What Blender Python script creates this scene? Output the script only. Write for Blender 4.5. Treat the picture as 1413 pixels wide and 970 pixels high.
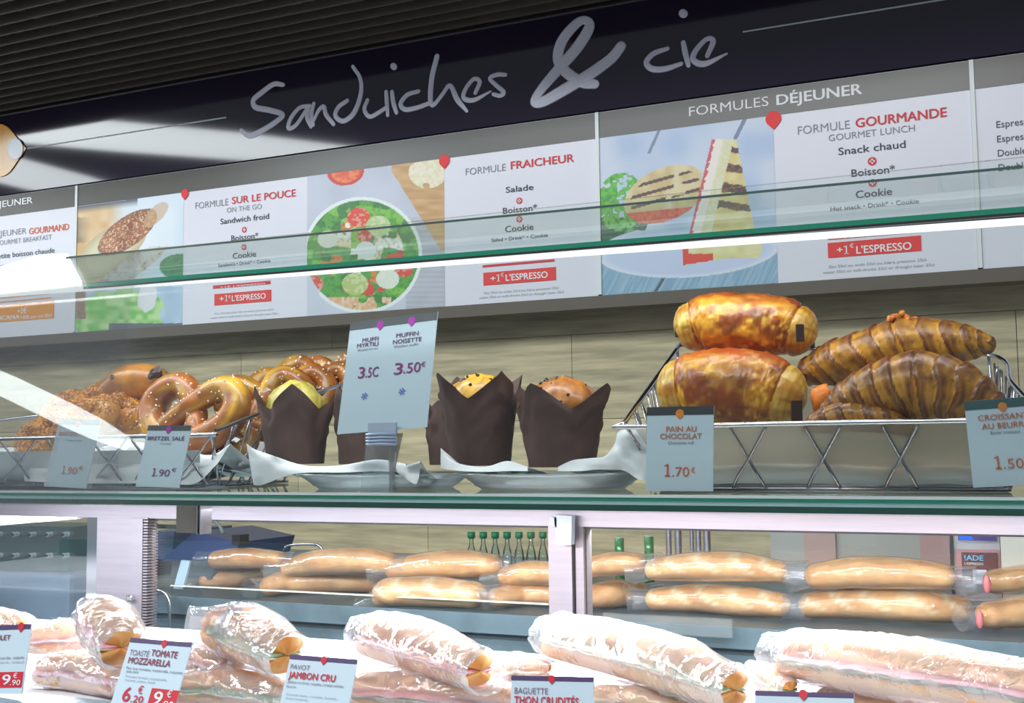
import bpy, math, random
import numpy as np
from mathutils import Vector, Matrix
for o in list(bpy.data.objects): bpy.data.objects.remove(o)
sc = bpy.context.scene
COL = sc.collection
# ------------------------------------------------------------------ camera
F = 1600.0
EYE = 1.45
_X = np.array([3466, -174, -1600.]); _X /= np.linalg.norm(_X)
_Z = np.array([-226, -19200, 1600.]); _Z -= _Z.dot(_X)*_X; _Z /= np.linalg.norm(_Z)
_Y = np.cross(_Z, _X)
R = np.array([_X, _Y, _Z])
cam = bpy.data.cameras.new('camera'); cam.sensor_width = 36; cam.lens = F/1413*36
cam.clip_start = .02
co = bpy.data.objects.new('camera', cam); COL.objects.link(co); sc.camera = co
co.matrix_world = Matrix([[R[0][0], -R[0][1], -R[0][2], 0], [R[1][0], -R[1][1], -R[1][2], 0],
                          [R[2][0], -R[2][1], -R[2][2], EYE], [0, 0, 0, 1]])
# ------------------------------------------------------------------ world, exposure
w = bpy.data.worlds.new('world'); sc.world = w; w.use_nodes = True
w.node_tree.nodes['Background'].inputs[0].default_value = (.80, .88, 1, 1)
w.node_tree.nodes['Background'].inputs[1].default_value = .30
sc.view_settings.view_transform = 'Standard'; sc.view_settings.look = 'None'
sc.view_settings.exposure = 0; sc.view_settings.gamma = 1; sc.view_settings.use_curve_mapping = False
cy = sc.cycles
cy.max_bounces = 10; cy.transparent_max_bounces = 24; cy.caustics_reflective = False; cy.caustics_refractive = False
cy.sample_clamp_indirect = 4; cy.use_denoising = True
def area(name, loc, rot, sx, sy, power, col=(1, 1, 1), spread=None):
    l = bpy.data.lights.new(name, 'AREA'); l.shape = 'RECTANGLE'; l.size = sx; l.size_y = sy
    l.energy = power; l.color = col
    if spread: l.spread = spread
    o = bpy.data.objects.new(name, l); COL.objects.link(o); o.location = loc; o.rotation_euler = rot
    return o
# big ceiling luminaires of the shop hall, behind and above the camera, aimed at the counter, and one added at left
area('hall_lamp', (-1.6, -.9, EYE+2.0), (math.radians(58), 0, 0), 3.4, .5, 78, (.90, .95, 1))
area('hall_lamp', (-3.6, .1, EYE+1.75), (math.radians(60), 0, math.radians(-8)), .9, .35, 26, (.86, .95, 1))  # added lamp that brightens the left end of the boards
area('hall_lamp', (-.2, -.6, EYE+2.0), (math.radians(52), 0, 0), 1.6, .5, 14, (1, .97, .92))

# ------------------------------------------------------------------ geometry helpers
def ray(px, py): return R @ np.array([(px-706.5)/F, (py-485)/F, 1])
def at(px, py, Y):            # point of the plane Y = const that appears at this pixel
    r = ray(px, py); p = r*Y/r[1]; return Vector((p[0], p[1], p[2]+EYE))
def atz(px, py, z):           # same for a horizontal plane, z relative to the eye
    r = ray(px, py); p = r*z/r[2]; return Vector((p[0], p[1], p[2]+EYE))
def mpp(px, py, Y): return Y/ray(px, py)[1]/F
def proj(p):
    c = R.T @ np.array([p[0], p[1], p[2]-EYE]); return 706.5+F*c[0]/c[2], 485+F*c[1]/c[2]
def wloc(o):
    v = Vector((0, 0, 0))
    while o: v += o.location; o = o.parent
    return v
class MB:
    def __init__(s): s.v = []; s.f = []; s.c = []; s.mi = []; s.m = 0; s.col = (1, 1, 1)
    def add(s, vs, fs, cols=None):
        n = len(s.v); s.v += [tuple(v) for v in vs]
        s.c += cols if cols else [s.col]*len(vs)
        for f in fs: s.f.append(tuple(i+n for i in f)); s.mi.append(s.m)
        return s
    def box(s, a, b):
        x0, y0, z0 = a; x1, y1, z1 = b
        return s.add([(x0,y0,z0),(x1,y0,z0),(x1,y1,z0),(x0,y1,z0),(x0,y0,z1),(x1,y0,z1),(x1,y1,z1),(x0,y1,z1)],
              [(0,3,2,1),(4,5,6,7),(0,1,5,4),(1,2,6,5),(2,3,7,6),(3,0,4,7)])
    def hexa(s, q, d):        # quad q (4 pts) extruded by vector d
        q = [Vector(p) for p in q]; d = Vector(d)
        return s.add(q+[p+d for p in q], [(0,3,2,1),(4,5,6,7),(0,1,5,4),(1,2,6,5),(2,3,7,6),(3,0,4,7)])
    def bevbox(s, a, b, r, n=3):  # box with rounded vertical and horizontal edges (rounded-rect stack)
        x0, y0, z0 = a; x1, y1, z1 = b; rings = []
        prof = [(r*(1-math.sin(t)), r*(1-math.cos(t))) for t in [i*math.pi/2/n for i in range(n+1)]]
        lv = [(i, z0+z) for i, z in [(p[0], p[1]) for p in prof]] + [(i, z1-z) for i, z in [(p[0], p[1]) for p in prof][::-1]]
        vs = []; k = 4*(n+1)
        for ins, z in lv:
            for cx, cy_, a0 in ((x1-r, y1-r, 0), (x0+r, y1-r, 90), (x0+r, y0+r, 180), (x1-r, y0+r, 270)):
                for j in range(n+1):
                    t = math.radians(a0+90*j/n); rr = max(r-ins, 1e-5)
                    vs.append((cx+rr*math.cos(t), cy_+rr*math.sin(t), z))
        fs = [(i*k+j, i*k+(j+1) % k, (i+1)*k+(j+1) % k, (i+1)*k+j) for i in range(len(lv)-1) for j in range(k)]
        fs += [tuple(range(k))[::-1], tuple((len(lv)-1)*k+j for j in range(k))]
        return s.add(vs, fs)
    def disc(s, c, u, v, r, n=24, d=None):
        c = Vector(c); u = Vector(u); v = Vector(v)
        vs = [c+u*(r*math.cos(2*math.pi*i/n))+v*(r*math.sin(2*math.pi*i/n)) for i in range(n)]
        if d is None: return s.add(vs, [tuple(range(n))])
        d = Vector(d)
        return s.add(vs+[p+d for p in vs], [tuple(range(n))[::-1], tuple(range(n, 2*n))]+[(i, (i+1) % n, n+(i+1) % n, n+i) for i in range(n)])
    def poly(s, pts, d):
        n = len(pts); d = Vector(d); pts = [Vector(p) for p in pts]
        return s.add(pts+[p+d for p in pts], [tuple(range(n))[::-1], tuple(range(n, 2*n))]+[(i, (i+1) % n, n+(i+1) % n, n+i) for i in range(n)])
    def lathe(s, c, prof, n=32, fn=None, cf=None):
        vs = []; cols = []
        for i, (r, z) in enumerate(prof):
            for j in range(n):
                t = 2*math.pi*j/n; rr, zz = (r, z) if fn is None else fn(r, z, t, i)
                vs.append((c[0]+rr*math.cos(t), c[1]+rr*math.sin(t), c[2]+zz))
                cols.append(cf(i, t, vs[-1]) if cf else s.col)
        fs = [(i*n+j, i*n+(j+1) % n, (i+1)*n+(j+1) % n, (i+1)*n+j) for i in range(len(prof)-1) for j in range(n)]
        return s.add(vs, fs, cols)
    def sweep(s, pts, rad, n=10, fn=None, cf=None, up=(0, 0, 1), sq=1.0, cap=True):
        # pts list of Vector, rad list; fn(t,th)->radius factor, cf(t,th)->colour; sq flattens along 'up'
        pts = [Vector(p) for p in pts]; up = Vector(up); vs = []; cols = []; m = len(pts)
        for i in range(m):
            T = (pts[min(i+1, m-1)]-pts[max(i-1, 0)]).normalized()
            A = T.cross(up)
            if A.length < .05: A = T.cross(Vector((1, 0, 0)))
            A.normalize(); B = A.cross(T).normalized()
            for j in range(n):
                th = 2*math.pi*j/n; t = i/(m-1)
                r = rad[i]*(fn(t, th) if fn else 1)
                vs.append(pts[i]+A*(r*math.cos(th))+B*(r*math.sin(th)*sq))
                cols.append(cf(t, th) if cf else s.col)
        fs = [(i*n+j, i*n+(j+1) % n, (i+1)*n+(j+1) % n, (i+1)*n+j) for i in range(m-1) for j in range(n)]
        if cap: fs += [tuple(range(n))[::-1], tuple((m-1)*n+j for j in range(n))]
        return s.add(vs, fs, cols)
    def tube(s, pts, r, n=8, close=False):
        return s.sweep(pts, [r]*len(pts), n)
    def ball(s, c, r, n=10, m=7, sc_=(1, 1, 1), jit=0, rnd=random):
        vs = [(c[0], c[1], c[2]-r*sc_[2])]
        for i in range(1, m):
            a = math.pi*i/m
            for j in range(n):
                t = 2*math.pi*j/n; q = r*(1+jit*(rnd.random()-.5))
                vs.append((c[0]+q*sc_[0]*math.sin(a)*math.cos(t), c[1]+q*sc_[1]*math.sin(a)*math.sin(t), c[2]-q*sc_[2]*math.cos(a)))
        vs.append((c[0], c[1], c[2]+r*sc_[2])); L = len(vs)-1
        fs = [(0, 1+(j+1) % n, 1+j) for j in range(n)]
        fs += [(1+i*n+j, 1+i*n+(j+1) % n, 1+(i+1)*n+(j+1) % n, 1+(i+1)*n+j) for i in range(m-2) for j in range(n)]
        fs += [(L, 1+(m-2)*n+j, 1+(m-2)*n+(j+1) % n) for j in range(n)]
        return s.add(vs, fs)
    def grain(s, p, r, rnd):  # small irregular crystal (octahedron)
        a = [Vector((rnd.gauss(0, 1), rnd.gauss(0, 1), rnd.gauss(0, 1))).normalized() for _ in range(2)]
        u = a[0]; v = u.cross(a[1]).normalized(); q = u.cross(v); p = Vector(p)
        k = [r*rnd.uniform(.6, 1.3) for _ in range(3)]
        return s.add([p+u*k[0], p-u*k[0], p+v*k[1], p-v*k[1], p+q*k[2], p-q*k[2]],
              [(0,2,4),(2,1,4),(1,3,4),(3,0,4),(2,0,5),(1,2,5),(3,1,5),(0,3,5)])
    def build(s, name, mats, parent=None, smooth=False, base=True):
        if not isinstance(mats, (list, tuple)): mats = [mats]
        me = bpy.data.meshes.new(name)
        if parent: L = wloc(parent)
        elif base:
            a = np.array(s.v); L = Vector(((a[:, 0].min()+a[:, 0].max())/2, (a[:, 1].min()+a[:, 1].max())/2, a[:, 2].min()))
        else: L = Vector((0, 0, 0))
        me.from_pydata([(v[0]-L[0], v[1]-L[1], v[2]-L[2]) for v in s.v], [], s.f)
        for m in mats: me.materials.append(m)
        if len(mats) > 1: me.polygons.foreach_set('material_index', s.mi)
        at_ = me.color_attributes.new('Col', 'FLOAT_COLOR', 'POINT')
        at_.data.foreach_set('color', np.array([(c[0], c[1], c[2], 1) for c in s.c], dtype=np.float32).ravel())
        if smooth: me.polygons.foreach_set('use_smooth', [True]*len(me.polygons))
        me.update()
        o = bpy.data.objects.new(name, me); COL.objects.link(o)
        if parent: o.parent = parent
        else: o.location = L
        return o
def tag(o, label, cat, group=None):
    o['label'] = label; o['category'] = cat
    if group: o['group'] = group
    return o
def thing(name, loc, label, cat, group=None):
    o = bpy.data.objects.new(name, None); COL.objects.link(o); o.location = loc; o.empty_display_size = .02
    return tag(o, label, cat, group)
def structure(o): o['kind'] = 'structure'; return o
def stuff(o): o['kind'] = 'stuff'; return o
def lerp(a, b, t): return a+(b-a)*t
def mix(a, b, t):
    t = max(0, min(1, t)); return tuple(lerp(x, y, t) for x, y in zip(a, b))
def S(r, g, b):               # sRGB 0..255 -> linear
    return tuple(((c/255+.055)/1.055)**2.4 if c > 10 else c/255/12.92 for c in (r, g, b))
def spline(pts, k=6):         # Catmull-Rom through tuples of any length
    P = [np.array(p, float) for p in pts]; P = [2*P[0]-P[1]]+P+[2*P[-1]-P[-2]]; out = []
    for i in range(1, len(P)-2):
        for j in range(k):
            t = j/k; a, b, c, d = P[i-1:i+3]
            out.append(.5*((2*b)+(-a+c)*t+(2*a-5*b+4*c-d)*t*t+(-a+3*b-3*c+d)*t**3))
    out.append(P[-2]); return out
_h = np.random.RandomState(7).rand(64, 64, 64)
def vnoise(x, y, z=0):        # trilinear value noise 0..1
    xi, yi, zi = math.floor(x), math.floor(y), math.floor(z); fx, fy, fz = x-xi, y-yi, z-zi
    fx, fy, fz = [t*t*(3-2*t) for t in (fx, fy, fz)]; r = 0
    for i in (0, 1):
        for j in (0, 1):
            for k in (0, 1):
                r += _h[(xi+i) % 64, (yi+j) % 64, (zi+k) % 64]*(fx if i else 1-fx)*(fy if j else 1-fy)*(fz if k else 1-fz)
    return r

# ------------------------------------------------------------------ materials
def M(name, col=(.8, .8, .8), rough=.5, metal=0, attr=False, var=None, bump=None, coat=0, stretch=None, spec=.5, emit=None, trans=0, sss=0):
    m = bpy.data.materials.new(name); m.use_nodes = True; nt = m.node_tree; N = nt.nodes; Lk = nt.links
    b = N['Principled BSDF']; b.inputs['Roughness'].default_value = rough; b.inputs['Metallic'].default_value = metal
    b.inputs['Coat Weight'].default_value = coat; b.inputs['Coat Roughness'].default_value = .2
    b.inputs['Specular IOR Level'].default_value = spec; b.inputs['Base Color'].default_value = (*col, 1)
    if trans: b.inputs['Transmission Weight'].default_value = trans
    if sss: b.inputs['Subsurface Weight'].default_value = sss; b.inputs['Subsurface Radius'].default_value = (.01, .006, .003)
    if emit: b.inputs['Emission Color'].default_value = (*emit[0], 1); b.inputs['Emission Strength'].default_value = emit[1]
    src = None
    if attr:
        a = N.new('ShaderNodeAttribute'); a.attribute_name = 'Col'; src = a.outputs['Color']
    if var or bump:
        tc = N.new('ShaderNodeTexCoord'); mp = N.new('ShaderNodeMapping'); Lk.new(tc.outputs['Object'], mp.inputs[0])
        if stretch: mp.inputs['Scale'].default_value = stretch
    if var:
        nz = N.new('ShaderNodeTexNoise'); nz.inputs['Scale'].default_value = var[0]; nz.inputs['Detail'].default_value = 6
        Lk.new(mp.outputs[0], nz.inputs['Vector'])
        mr = N.new('ShaderNodeMapRange'); mr.inputs[1].default_value = .3; mr.inputs[2].default_value = .7
        mr.inputs[3].default_value = 1-var[1]; mr.inputs[4].default_value = 1+var[1]; Lk.new(nz.outputs[0], mr.inputs[0])
        mx = N.new('ShaderNodeVectorMath'); mx.operation = 'SCALE'
        if src: Lk.new(src, mx.inputs[0])
        else: mx.inputs[0].default_value = col
        Lk.new(mr.outputs[0], mx.inputs['Scale']); src = mx.outputs[0]
    if src: Lk.new(src, b.inputs['Base Color'])
    if bump:
        nb = N.new('ShaderNodeTexNoise'); nb.inputs['Scale'].default_value = bump[0]; nb.inputs['Detail'].default_value = 5
        Lk.new(mp.outputs[0], nb.inputs['Vector'])
        bp = N.new('ShaderNodeBump'); bp.inputs['Strength'].default_value = bump[1]; bp.inputs['Distance'].default_value = bump[2] if len(bump) > 2 else .002
        Lk.new(nb.outputs[0], bp.inputs['Height']); Lk.new(bp.outputs[0], b.inputs['Normal'])
    return m
def glassy(name, tint=(1, 1, 1), rough=.0, ior=1.45, diff=0, dcol=(.9, .95, 1), bump=None, boost=1.0, top=None):
    # thin sheet: light passes straight through (tinted) and reflects by Fresnel, with an optional milky share
    m = bpy.data.materials.new(name); m.use_nodes = True; nt = m.node_tree; N = nt.nodes; Lk = nt.links
    N.remove(N['Principled BSDF']); out = N['Material Output']
    tr = N.new('ShaderNodeBsdfTransparent'); tr.inputs[0].default_value = (*tint, 1)
    gl = N.new('ShaderNodeBsdfGlossy'); gl.inputs['Roughness'].default_value = rough
    fr = N.new('ShaderNodeFresnel'); fr.inputs[0].default_value = ior
    mu = N.new('ShaderNodeMath'); mu.operation = 'MULTIPLY'; mu.inputs[1].default_value = boost; mu.use_clamp = True; Lk.new(fr.outputs[0], mu.inputs[0])
    if top:                  # crumpled sheets never turn fully mirror-like at their outline
        mn = N.new('ShaderNodeMath'); mn.operation = 'MINIMUM'; mn.inputs[1].default_value = top; Lk.new(mu.outputs[0], mn.inputs[0]); mu = mn
    base = tr.outputs[0]
    if diff:
        d = N.new('ShaderNodeBsdfDiffuse'); d.inputs[0].default_value = (*dcol, 1)
        t2 = N.new('ShaderNodeBsdfTranslucent'); t2.inputs[0].default_value = (*dcol, 1)
        ad = N.new('ShaderNodeMixShader'); ad.inputs[0].default_value = .4; Lk.new(d.outputs[0], ad.inputs[1]); Lk.new(t2.outputs[0], ad.inputs[2])
        mx = N.new('ShaderNodeMixShader'); mx.inputs[0].default_value = diff
        Lk.new(tr.outputs[0], mx.inputs[1]); Lk.new(ad.outputs[0], mx.inputs[2]); base = mx.outputs[0]
    m2 = N.new('ShaderNodeMixShader'); Lk.new(mu.outputs[0], m2.inputs[0]); Lk.new(base, m2.inputs[1]); Lk.new(gl.outputs[0], m2.inputs[2])
    if bump:
        tc = N.new('ShaderNodeTexCoord'); mp = N.new('ShaderNodeMapping'); mp.inputs['Scale'].default_value = bump[2] if len(bump) > 2 else (1, 1, 1)
        Lk.new(tc.outputs['Object'], mp.inputs[0])
        nb = N.new('ShaderNodeTexNoise'); nb.inputs['Scale'].default_value = bump[0]; nb.inputs['Detail'].default_value = 4; nb.inputs['Distortion'].default_value = 1.2
        Lk.new(mp.outputs[0], nb.inputs['Vector'])
        bp = N.new('ShaderNodeBump'); bp.inputs['Strength'].default_value = bump[1]; bp.inputs['Distance'].default_value = .004
        Lk.new(nb.outputs[0], bp.inputs['Height']); Lk.new(bp.outputs[0], gl.inputs['Normal']); Lk.new(bp.outputs[0], fr.inputs['Normal'])
    Lk.new(m2.outputs[0], out.inputs[0]); return m
def lamp(name, col, st):
    m = bpy.data.materials.new(name); m.use_nodes = True; N = m.node_tree.nodes; N.remove(N['Principled BSDF'])
    e = N.new('ShaderNodeEmission'); e.inputs[0].default_value = (*col, 1); e.inputs[1].default_value = st
    m.node_tree.links.new(e.outputs[0], N['Material Output'].inputs[0]); return m
m_slat = M('dark_slat', S(98, 92, 84), .5)
m_black = M('black_metal', S(34, 32, 33), .45)
m_void = M('void', (.004, .004, .005), .9)
m_sign = M('sign_gloss', S(36, 29, 47), .055, spec=.5)
m_board = M('board_white', S(226, 226, 234), .32, spec=.35)
m_band = M('band_olive', S(66, 63, 54), .32, spec=.5)
m_letter = M('letter_grey', S(222, 222, 236), .5)
m_print = M('print', attr=True, rough=.4)
m_ink = M('ink', attr=True, rough=.5)
m_plank = M('veneer', attr=True, rough=.55, var=(6, .30), stretch=(1, 3, 11), bump=(40, .1))
m_steel = M('brushed_steel', S(176, 169, 178), .36, .8, var=(30, .06), stretch=(.3, 1, 6))
m_steel2 = M('blue_steel', S(104, 122, 132), .4, .5, var=(14, .25), bump=(60, .1))
m_chrome = M('chrome', S(215, 215, 220), .12, 1)
m_wire = M('wire', S(175, 175, 182), .22, 1)
m_wiredk = M('wire_dark', S(95, 95, 100), .25, 1)
m_edge = M('glass_edge', S(8, 72, 56), .12, spec=.8, coat=.5)
m_edgeu = M('glass_edge_upper', S(20, 140, 108), .12, spec=.8, coat=.5)
m_edge2 = M('glass_edge_bright', S(178, 212, 210), .15, spec=.8)
m_glass = glassy('clear_glass', (.965, .985, .978), boost=.55)
m_shelf = glassy('shelf_glass', (.93, .965, .955), boost=.16, diff=.015)
m_shelf_low = glassy('shelf_glass_low', (.86, .95, .93), boost=1.0, diff=.05)
m_card = M('card', S(208, 226, 236), .45, sss=0)
m_cardband = M('card_band', S(58, 62, 66), .4)
m_deck = M('white_deck', S(240, 242, 248), .35)
m_dough = M('dough', attr=True, rough=.38, var=(60, .22), bump=(120, .35, .002), coat=.25)
m_dough2 = M('flaky_dough', attr=True, rough=.36, var=(45, .30), bump=(70, .6, .003), coat=.3)
m_bread = M('bread', attr=True, rough=.5, var=(50, .12), bump=(150, .25, .001))
m_crumb = M('crumb', S(205, 140, 60), .5, var=(400, .3))
m_salt = M('salt', S(245, 238, 228), .35)
m_choc = M('chocolate', S(52, 30, 26), .4, bump=(200, .3))
m_paper = M('brown_paper', S(88, 66, 60), .75, var=(30, .12), bump=(45, .25, .002))
m_liner = M('white_paper', S(238, 241, 242), .7, bump=(30, .15), sss=0)
m_dish = glassy('clear_dish', (.97, .99, .99), boost=.8, top=.4, rough=.05, diff=.42)
m_trans = glassy('acrylic', (.96, .98, .98), boost=.8, diff=.12)
m_film = glassy('cling_film', (.97, .97, 1), rough=.10, boost=.8, top=.42, diff=.30, bump=(26, .9, (1, 1, 1)))
m_film2 = glassy('cling_film_thin', (.97, .97, 1), rough=.09, boost=1.3, top=.28, diff=.13, bump=(16, .8, (.6, 1, 1.6)))
m_ham = M('ham', attr=True, rough=.35, coat=.3)
m_liners = glassy('frosted_tray', (.80, .80, .77), rough=.35, boost=.5, diff=.55, dcol=S(196, 194, 184))
m_navy = M('navy_plastic', S(58, 70, 112), .35)
m_led = lamp('led', (1, 1, 1), 6)

# ------------------------------------------------------------------ lettering
_tc = {}
def text_mesh(s, bold):
    if (s, bold) in _tc: return _tc[(s, bold)]
    c = bpy.data.curves.new('t', 'FONT'); c.body = s; c.size = 1; c.resolution_u = 3
    c.offset = bold; c.fill_mode = 'FRONT'
    o = bpy.data.objects.new('t', c); COL.objects.link(o)
    dg = bpy.context.evaluated_depsgraph_get(); dg.update()
    me = bpy.data.meshes.new_from_object(o.evaluated_get(dg))
    v = [tuple(x.co) for x in me.vertices]; f = [tuple(p.vertices) for p in me.polygons]
    bpy.data.objects.remove(o); bpy.data.meshes.remove(me)
    _tc[(s, bold)] = (v, f); return v, f
CAP = None
def put_text(mb, s, O, U, V, width, cap, bold=0, col=(0, 0, 0), align='l', x_only=None):
    """write s from O along U (unit), up V (unit); width None keeps the face's own proportion"""
    global CAP
    if CAP is None: CAP = max(v[1] for v in text_mesh('H', 0)[0])
    if s == '1':             # seriffed figure one with a flag
        d = width or cap*.45; sx, sy = d, cap
        mb.col = col; N_ = U.cross(V)
        for q in (((.38, 0), (.68, 0), (.68, 1), (.42, 1)), ((.08, 0), (.98, 0), (.98, .12), (.08, .12)), ((.0, .80), (.0, .90), (.55, 1), (.55, .88))):
            mb.add([O+U*(a*sx)+V*(b*sy)+N_*(.00005*len(q)) for a, b in q], [(0, 1, 2, 3)])
        return
    v, f = text_mesh(s, max(-.01, min(bold, 0)))
    if not v: return
    x0 = min(p[0] for p in v); x1 = max(p[0] for p in v); sy = cap/CAP
    sx = width/(x1-x0) if width else sy
    wd = (x1-x0)*sx; off = {'l': 0, 'c': -wd/2, 'r': -wd}[align]
    mb.col = col
    N_ = U.cross(V); N_ = N_ if N_.y < 0 else -N_
    k = max(0, bold)*.9
    for i, (dx, dy) in enumerate([(0, 0)] if k <= 0 else [(-k, 0), (k, 0), (0, k*.6), (0, -k*.6), (0, 0)]):
        mb.add([O+U*((p[0]-x0+dx)*sx+off)+V*((p[1]+dy)*sy)+N_*(.00004*i) for p in v], f)
def drop(mb, c, U, V, r, col, down=1):
    mb.col = col; n = 20; pts = []
    for i in range(n+1):
        a = math.radians(-38+256*i/n); pts.append(c+U*(r*math.cos(a))+V*(r*math.sin(a)*down))
    pts.append(c-V*(r*1.45*down)); mb.add(pts, [tuple(range(len(pts)))])

# ------------------------------------------------------------------ structure
z0 = EYE
def box_obj(name, a, b, m, parent=None): return MB().box(a, b).build(name, m, parent)
structure(box_obj('floor', (-8.5, -3, -.04), (1.6, 3.1, 0), M('floor_tiles', S(120, 115, 110), .4, var=(3, .1))))
# back wall of veneer planks
wb = structure(box_obj('wall_back', (-8.5, 2.96, 0), (1.6, 3.1, z0+1.3), M('wall_core', S(95, 88, 75), .8)))
rng = random.Random(4)
zr = z0-.62; row = 0
while zr < z0+.52:
    hgt = .232; x = -4.9-rng.random()*.9
    while x < 1.0:
        L = 1.12; a = max(x, -4.9); b = min(x+L, 1.0)
        if b-a > .02:
            k = rng.uniform(.86, 1.1); c = mix(S(184, 170, 136), S(204, 190, 152), rng.random())
            mb = MB(); mb.col = tuple(q*k for q in c); mb.box((a+.0008, 2.945, zr+.0008), (b-.0008, 2.961, zr+hgt-.0008))
            mb.build('plank', m_plank, wb)
        x += L
    zr += hgt; row += 1
# ceiling of dark open grid slats
ZC = z0+1.145
ce = structure(box_obj('ceiling', (-5.2, 1.97, ZC+.22), (1.6, 3.1, ZC+.25), m_void))
m_slat_lip = M('slat_lip', S(120, 112, 92), .4)
y = 2.0; ns = 0
while y < 2.90:
    sl = MB().box((-5.1, y, ZC), (1.2, y+.006, ZC+.09)).build('slat', m_slat, ce)
    y += .0565; ns += 1
x = -5.0
while x < 1.2:
    MB().box((x, 1.98, ZC+.022), (x+.03, 2.92, ZC+.085)).build('cross_bar', m_slat, ce); x += .135
MB().box((-5.1, 1.98, ZC+.09), (1.2, 2.92, ZC+.095)).build('backing_sheet', m_black, ce)

# ------------------------------------------------------------------ sign fascia (leans out at the top)
YB = 2.80
zt, zbd, zbt = z0+.874, z0+.805, z0+.390     # board top, band bottom, board bottom
zm = z0+1.137
lean = math.radians(7.5)
SO = Vector((-2, YB-.004, zt+.004)); SV = Vector((0, -math.sin(lean), math.cos(lean))); SU = Vector((1, 0, 0)); SN = SU.cross(SV)
def son(px, py):             # pixel -> point on the sign plane
    r = Vector(ray(px, py)); c = Vector((0, 0, EYE)); k = (SO-c).dot(SN)/r.dot(SN); return c+r*k
sign = thing('fascia_sign', (-1.6, YB+.05, zt), 'long black glossy fascia with handwritten grey lettering above the menu boards', 'sign')
hs = (zm-zt)/math.cos(lean)
q = [Vector((-5.0, SO.y, SO.z)), Vector((1.1, SO.y, SO.z)), Vector((1.1, SO.y, SO.z))+SV*hs, Vector((-5.0, SO.y, SO.z))+SV*hs]
MB().hexa(q, Vector((0, .03, 0))).build('panel', m_sign, sign)
MB().hexa([q[3]+Vector((0, -.004, -.004)), q[2]+Vector((0, -.004, -.004)), q[2]+Vector((0, -.004, 0)), q[3]+Vector((0, -.004, 0))], (0, .03, 0)).build('top_trim', M('trim_grey', S(90, 88, 95), .4), sign)
strokes = [
 ('letter', [[(390,117,3.2),(378,116,3.8),(362,127,4),(350,138,4.2),(353,148,4.3),(372,152,4.2),(390,158,4),(381,168,4),(362,180,4.2),(345,187,4.2),(333,180,3)]]),
 ('letter', [[(427,146,3),(413,149,3),(401,164,3.3),(398,177,3.2),(409,172,3),(425,149,3),(424,162,3.8),(429,175,2.5)]]),
 ('letter', [[(433,143,2.8),(430,158,3.2),(432,172,3.2)],[(433,166,2.5),(440,152,3),(447,147,3.2),(450,158,3.6),(460,171,3.2)]]),
 ('letter', [[(479,139,3.2),(467,148,3.4),(463,160,3.6),(474,167,3.6),(489,155,4),(498,129,3.6),(497,108,3),(487,92,2.8)]]),
 ('letter', [[(507,138,3),(503,151,3.3),(510,161,3.2),(523,155,3.2),(532,149,3)],[(533,127,3.2),(534,143,3.4),(535,159,2.6)]]),
 ('letter', [[(541,127,3.2),(543,142,3.8),(547,155,3.2)]]),
 ('letter', [[(543,91.5,4.8),(543.6,92,4.8)]]),
 ('letter', [[(577,126,3),(562,131,3.4),(553,143,3.6),(559,151,3.6),(574,149,3.4),(591,143,3.2)]]),
 ('letter', [[(603,78,4),(596,108,4.2),(594,137,4),(598,145,3.2),(610,131,3),(621,118,3.4),(631,137,4.2),(644,153,2.4)]]),
 ('letter', [[(656,128,3),(662,113,3.4),(654,109,3),(643,122,3.2),(640,135,3.6),(654,138,3.4),(677,126,1.4)]]),
 ('letter', [[(697,103,3),(686,103,3.2),(676,108,3),(684,117,3.2),(695,127,3.4),(690,132,3.2),(681,130,2.8)]]),
 ('letter', [[(857,64,7.5),(843,81,8),(813,103,8.5),(777,125,8.5),(748,141,7.5),(737,140,6),(748,122,7),(772,94,8),(797,65,8.5),(813,38,8),(808,28,6),(795,33,7),(776,56,8),(770,80,8),(780,98,8),(802,113,8),(820,116,7)]]),
 ('letter', [[(921,67,3),(902,74,4),(892,86,4.2),(900,95,4.5),(918,95,4.2),(940,88,3)]]),
 ('letter', [[(943,59,3.6),(946,74,4.2),(950,90,3.4)]]),
 ('letter', [[(942.5,18.5,6),(943.2,19,6)]]),
 ('letter', [[(976,77,3.4),(984,57,4.2),(975,54,3.4),(960,70,4),(957,83,4.4),(973,88,4.4),(1003,74,1.4)]]),
]
for nm, sts in strokes:
    mb = MB()
    for st in sts:
        sp = spline(st, 7); P = []; Rr = []
        e0 = sp[0]; e1 = sp[-1]
        def endc(a, b, rev):
            d = np.array(a[:2])-np.array(b[:2]); d = d/(np.linalg.norm(d)+1e-9); o = []
            for k in (1.0, .85, .55): o.append((a[0]+d[0]*a[2]*k, a[1]+d[1]*a[2]*k, a[2]*math.sqrt(max(.002, 1-k*k))))
            return o
        pl = endc(e0, sp[1], 0)+[tuple(x) for x in sp]+endc(e1, sp[-2], 1)[::-1]
        for (px, py, r) in pl:
            p = son(px, py); P.append(p-SN*(-.0)); Rr.append(r*mpp(px, py, p.y)*1.0)
        # flat ribbons: thickness a tenth of the stroke
        mb.sweep(P, Rr, 10, up=SN, sq=.12, cap=True)
    mb.build(nm, m_letter, sign, smooth=True)
for a, b, r in (((37, 205), (312, 162), .9), ((1025, 44), (1310, -2), 1.1)):
    A, B = son(*a), son(*b); MB().sweep([A, lerp(A, B, .5), B], [r*mpp(a[0], a[1], YB)]*3, 6, up=SN, sq=.4).build('rule_line', M('rule', S(205, 215, 215), .4), sign)
mb = MB(); c = son(-1, 208); U = Vector((1, 0, 0)); k = mpp(0, 210, YB)
pts = []
for i in range(25):
    a = math.radians(48+264*i/24); pts.append(c+SU*(33*k*math.cos(a)*1.08)+SV*(36*k*math.sin(a)))
pts.append(son(37, 205))
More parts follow.
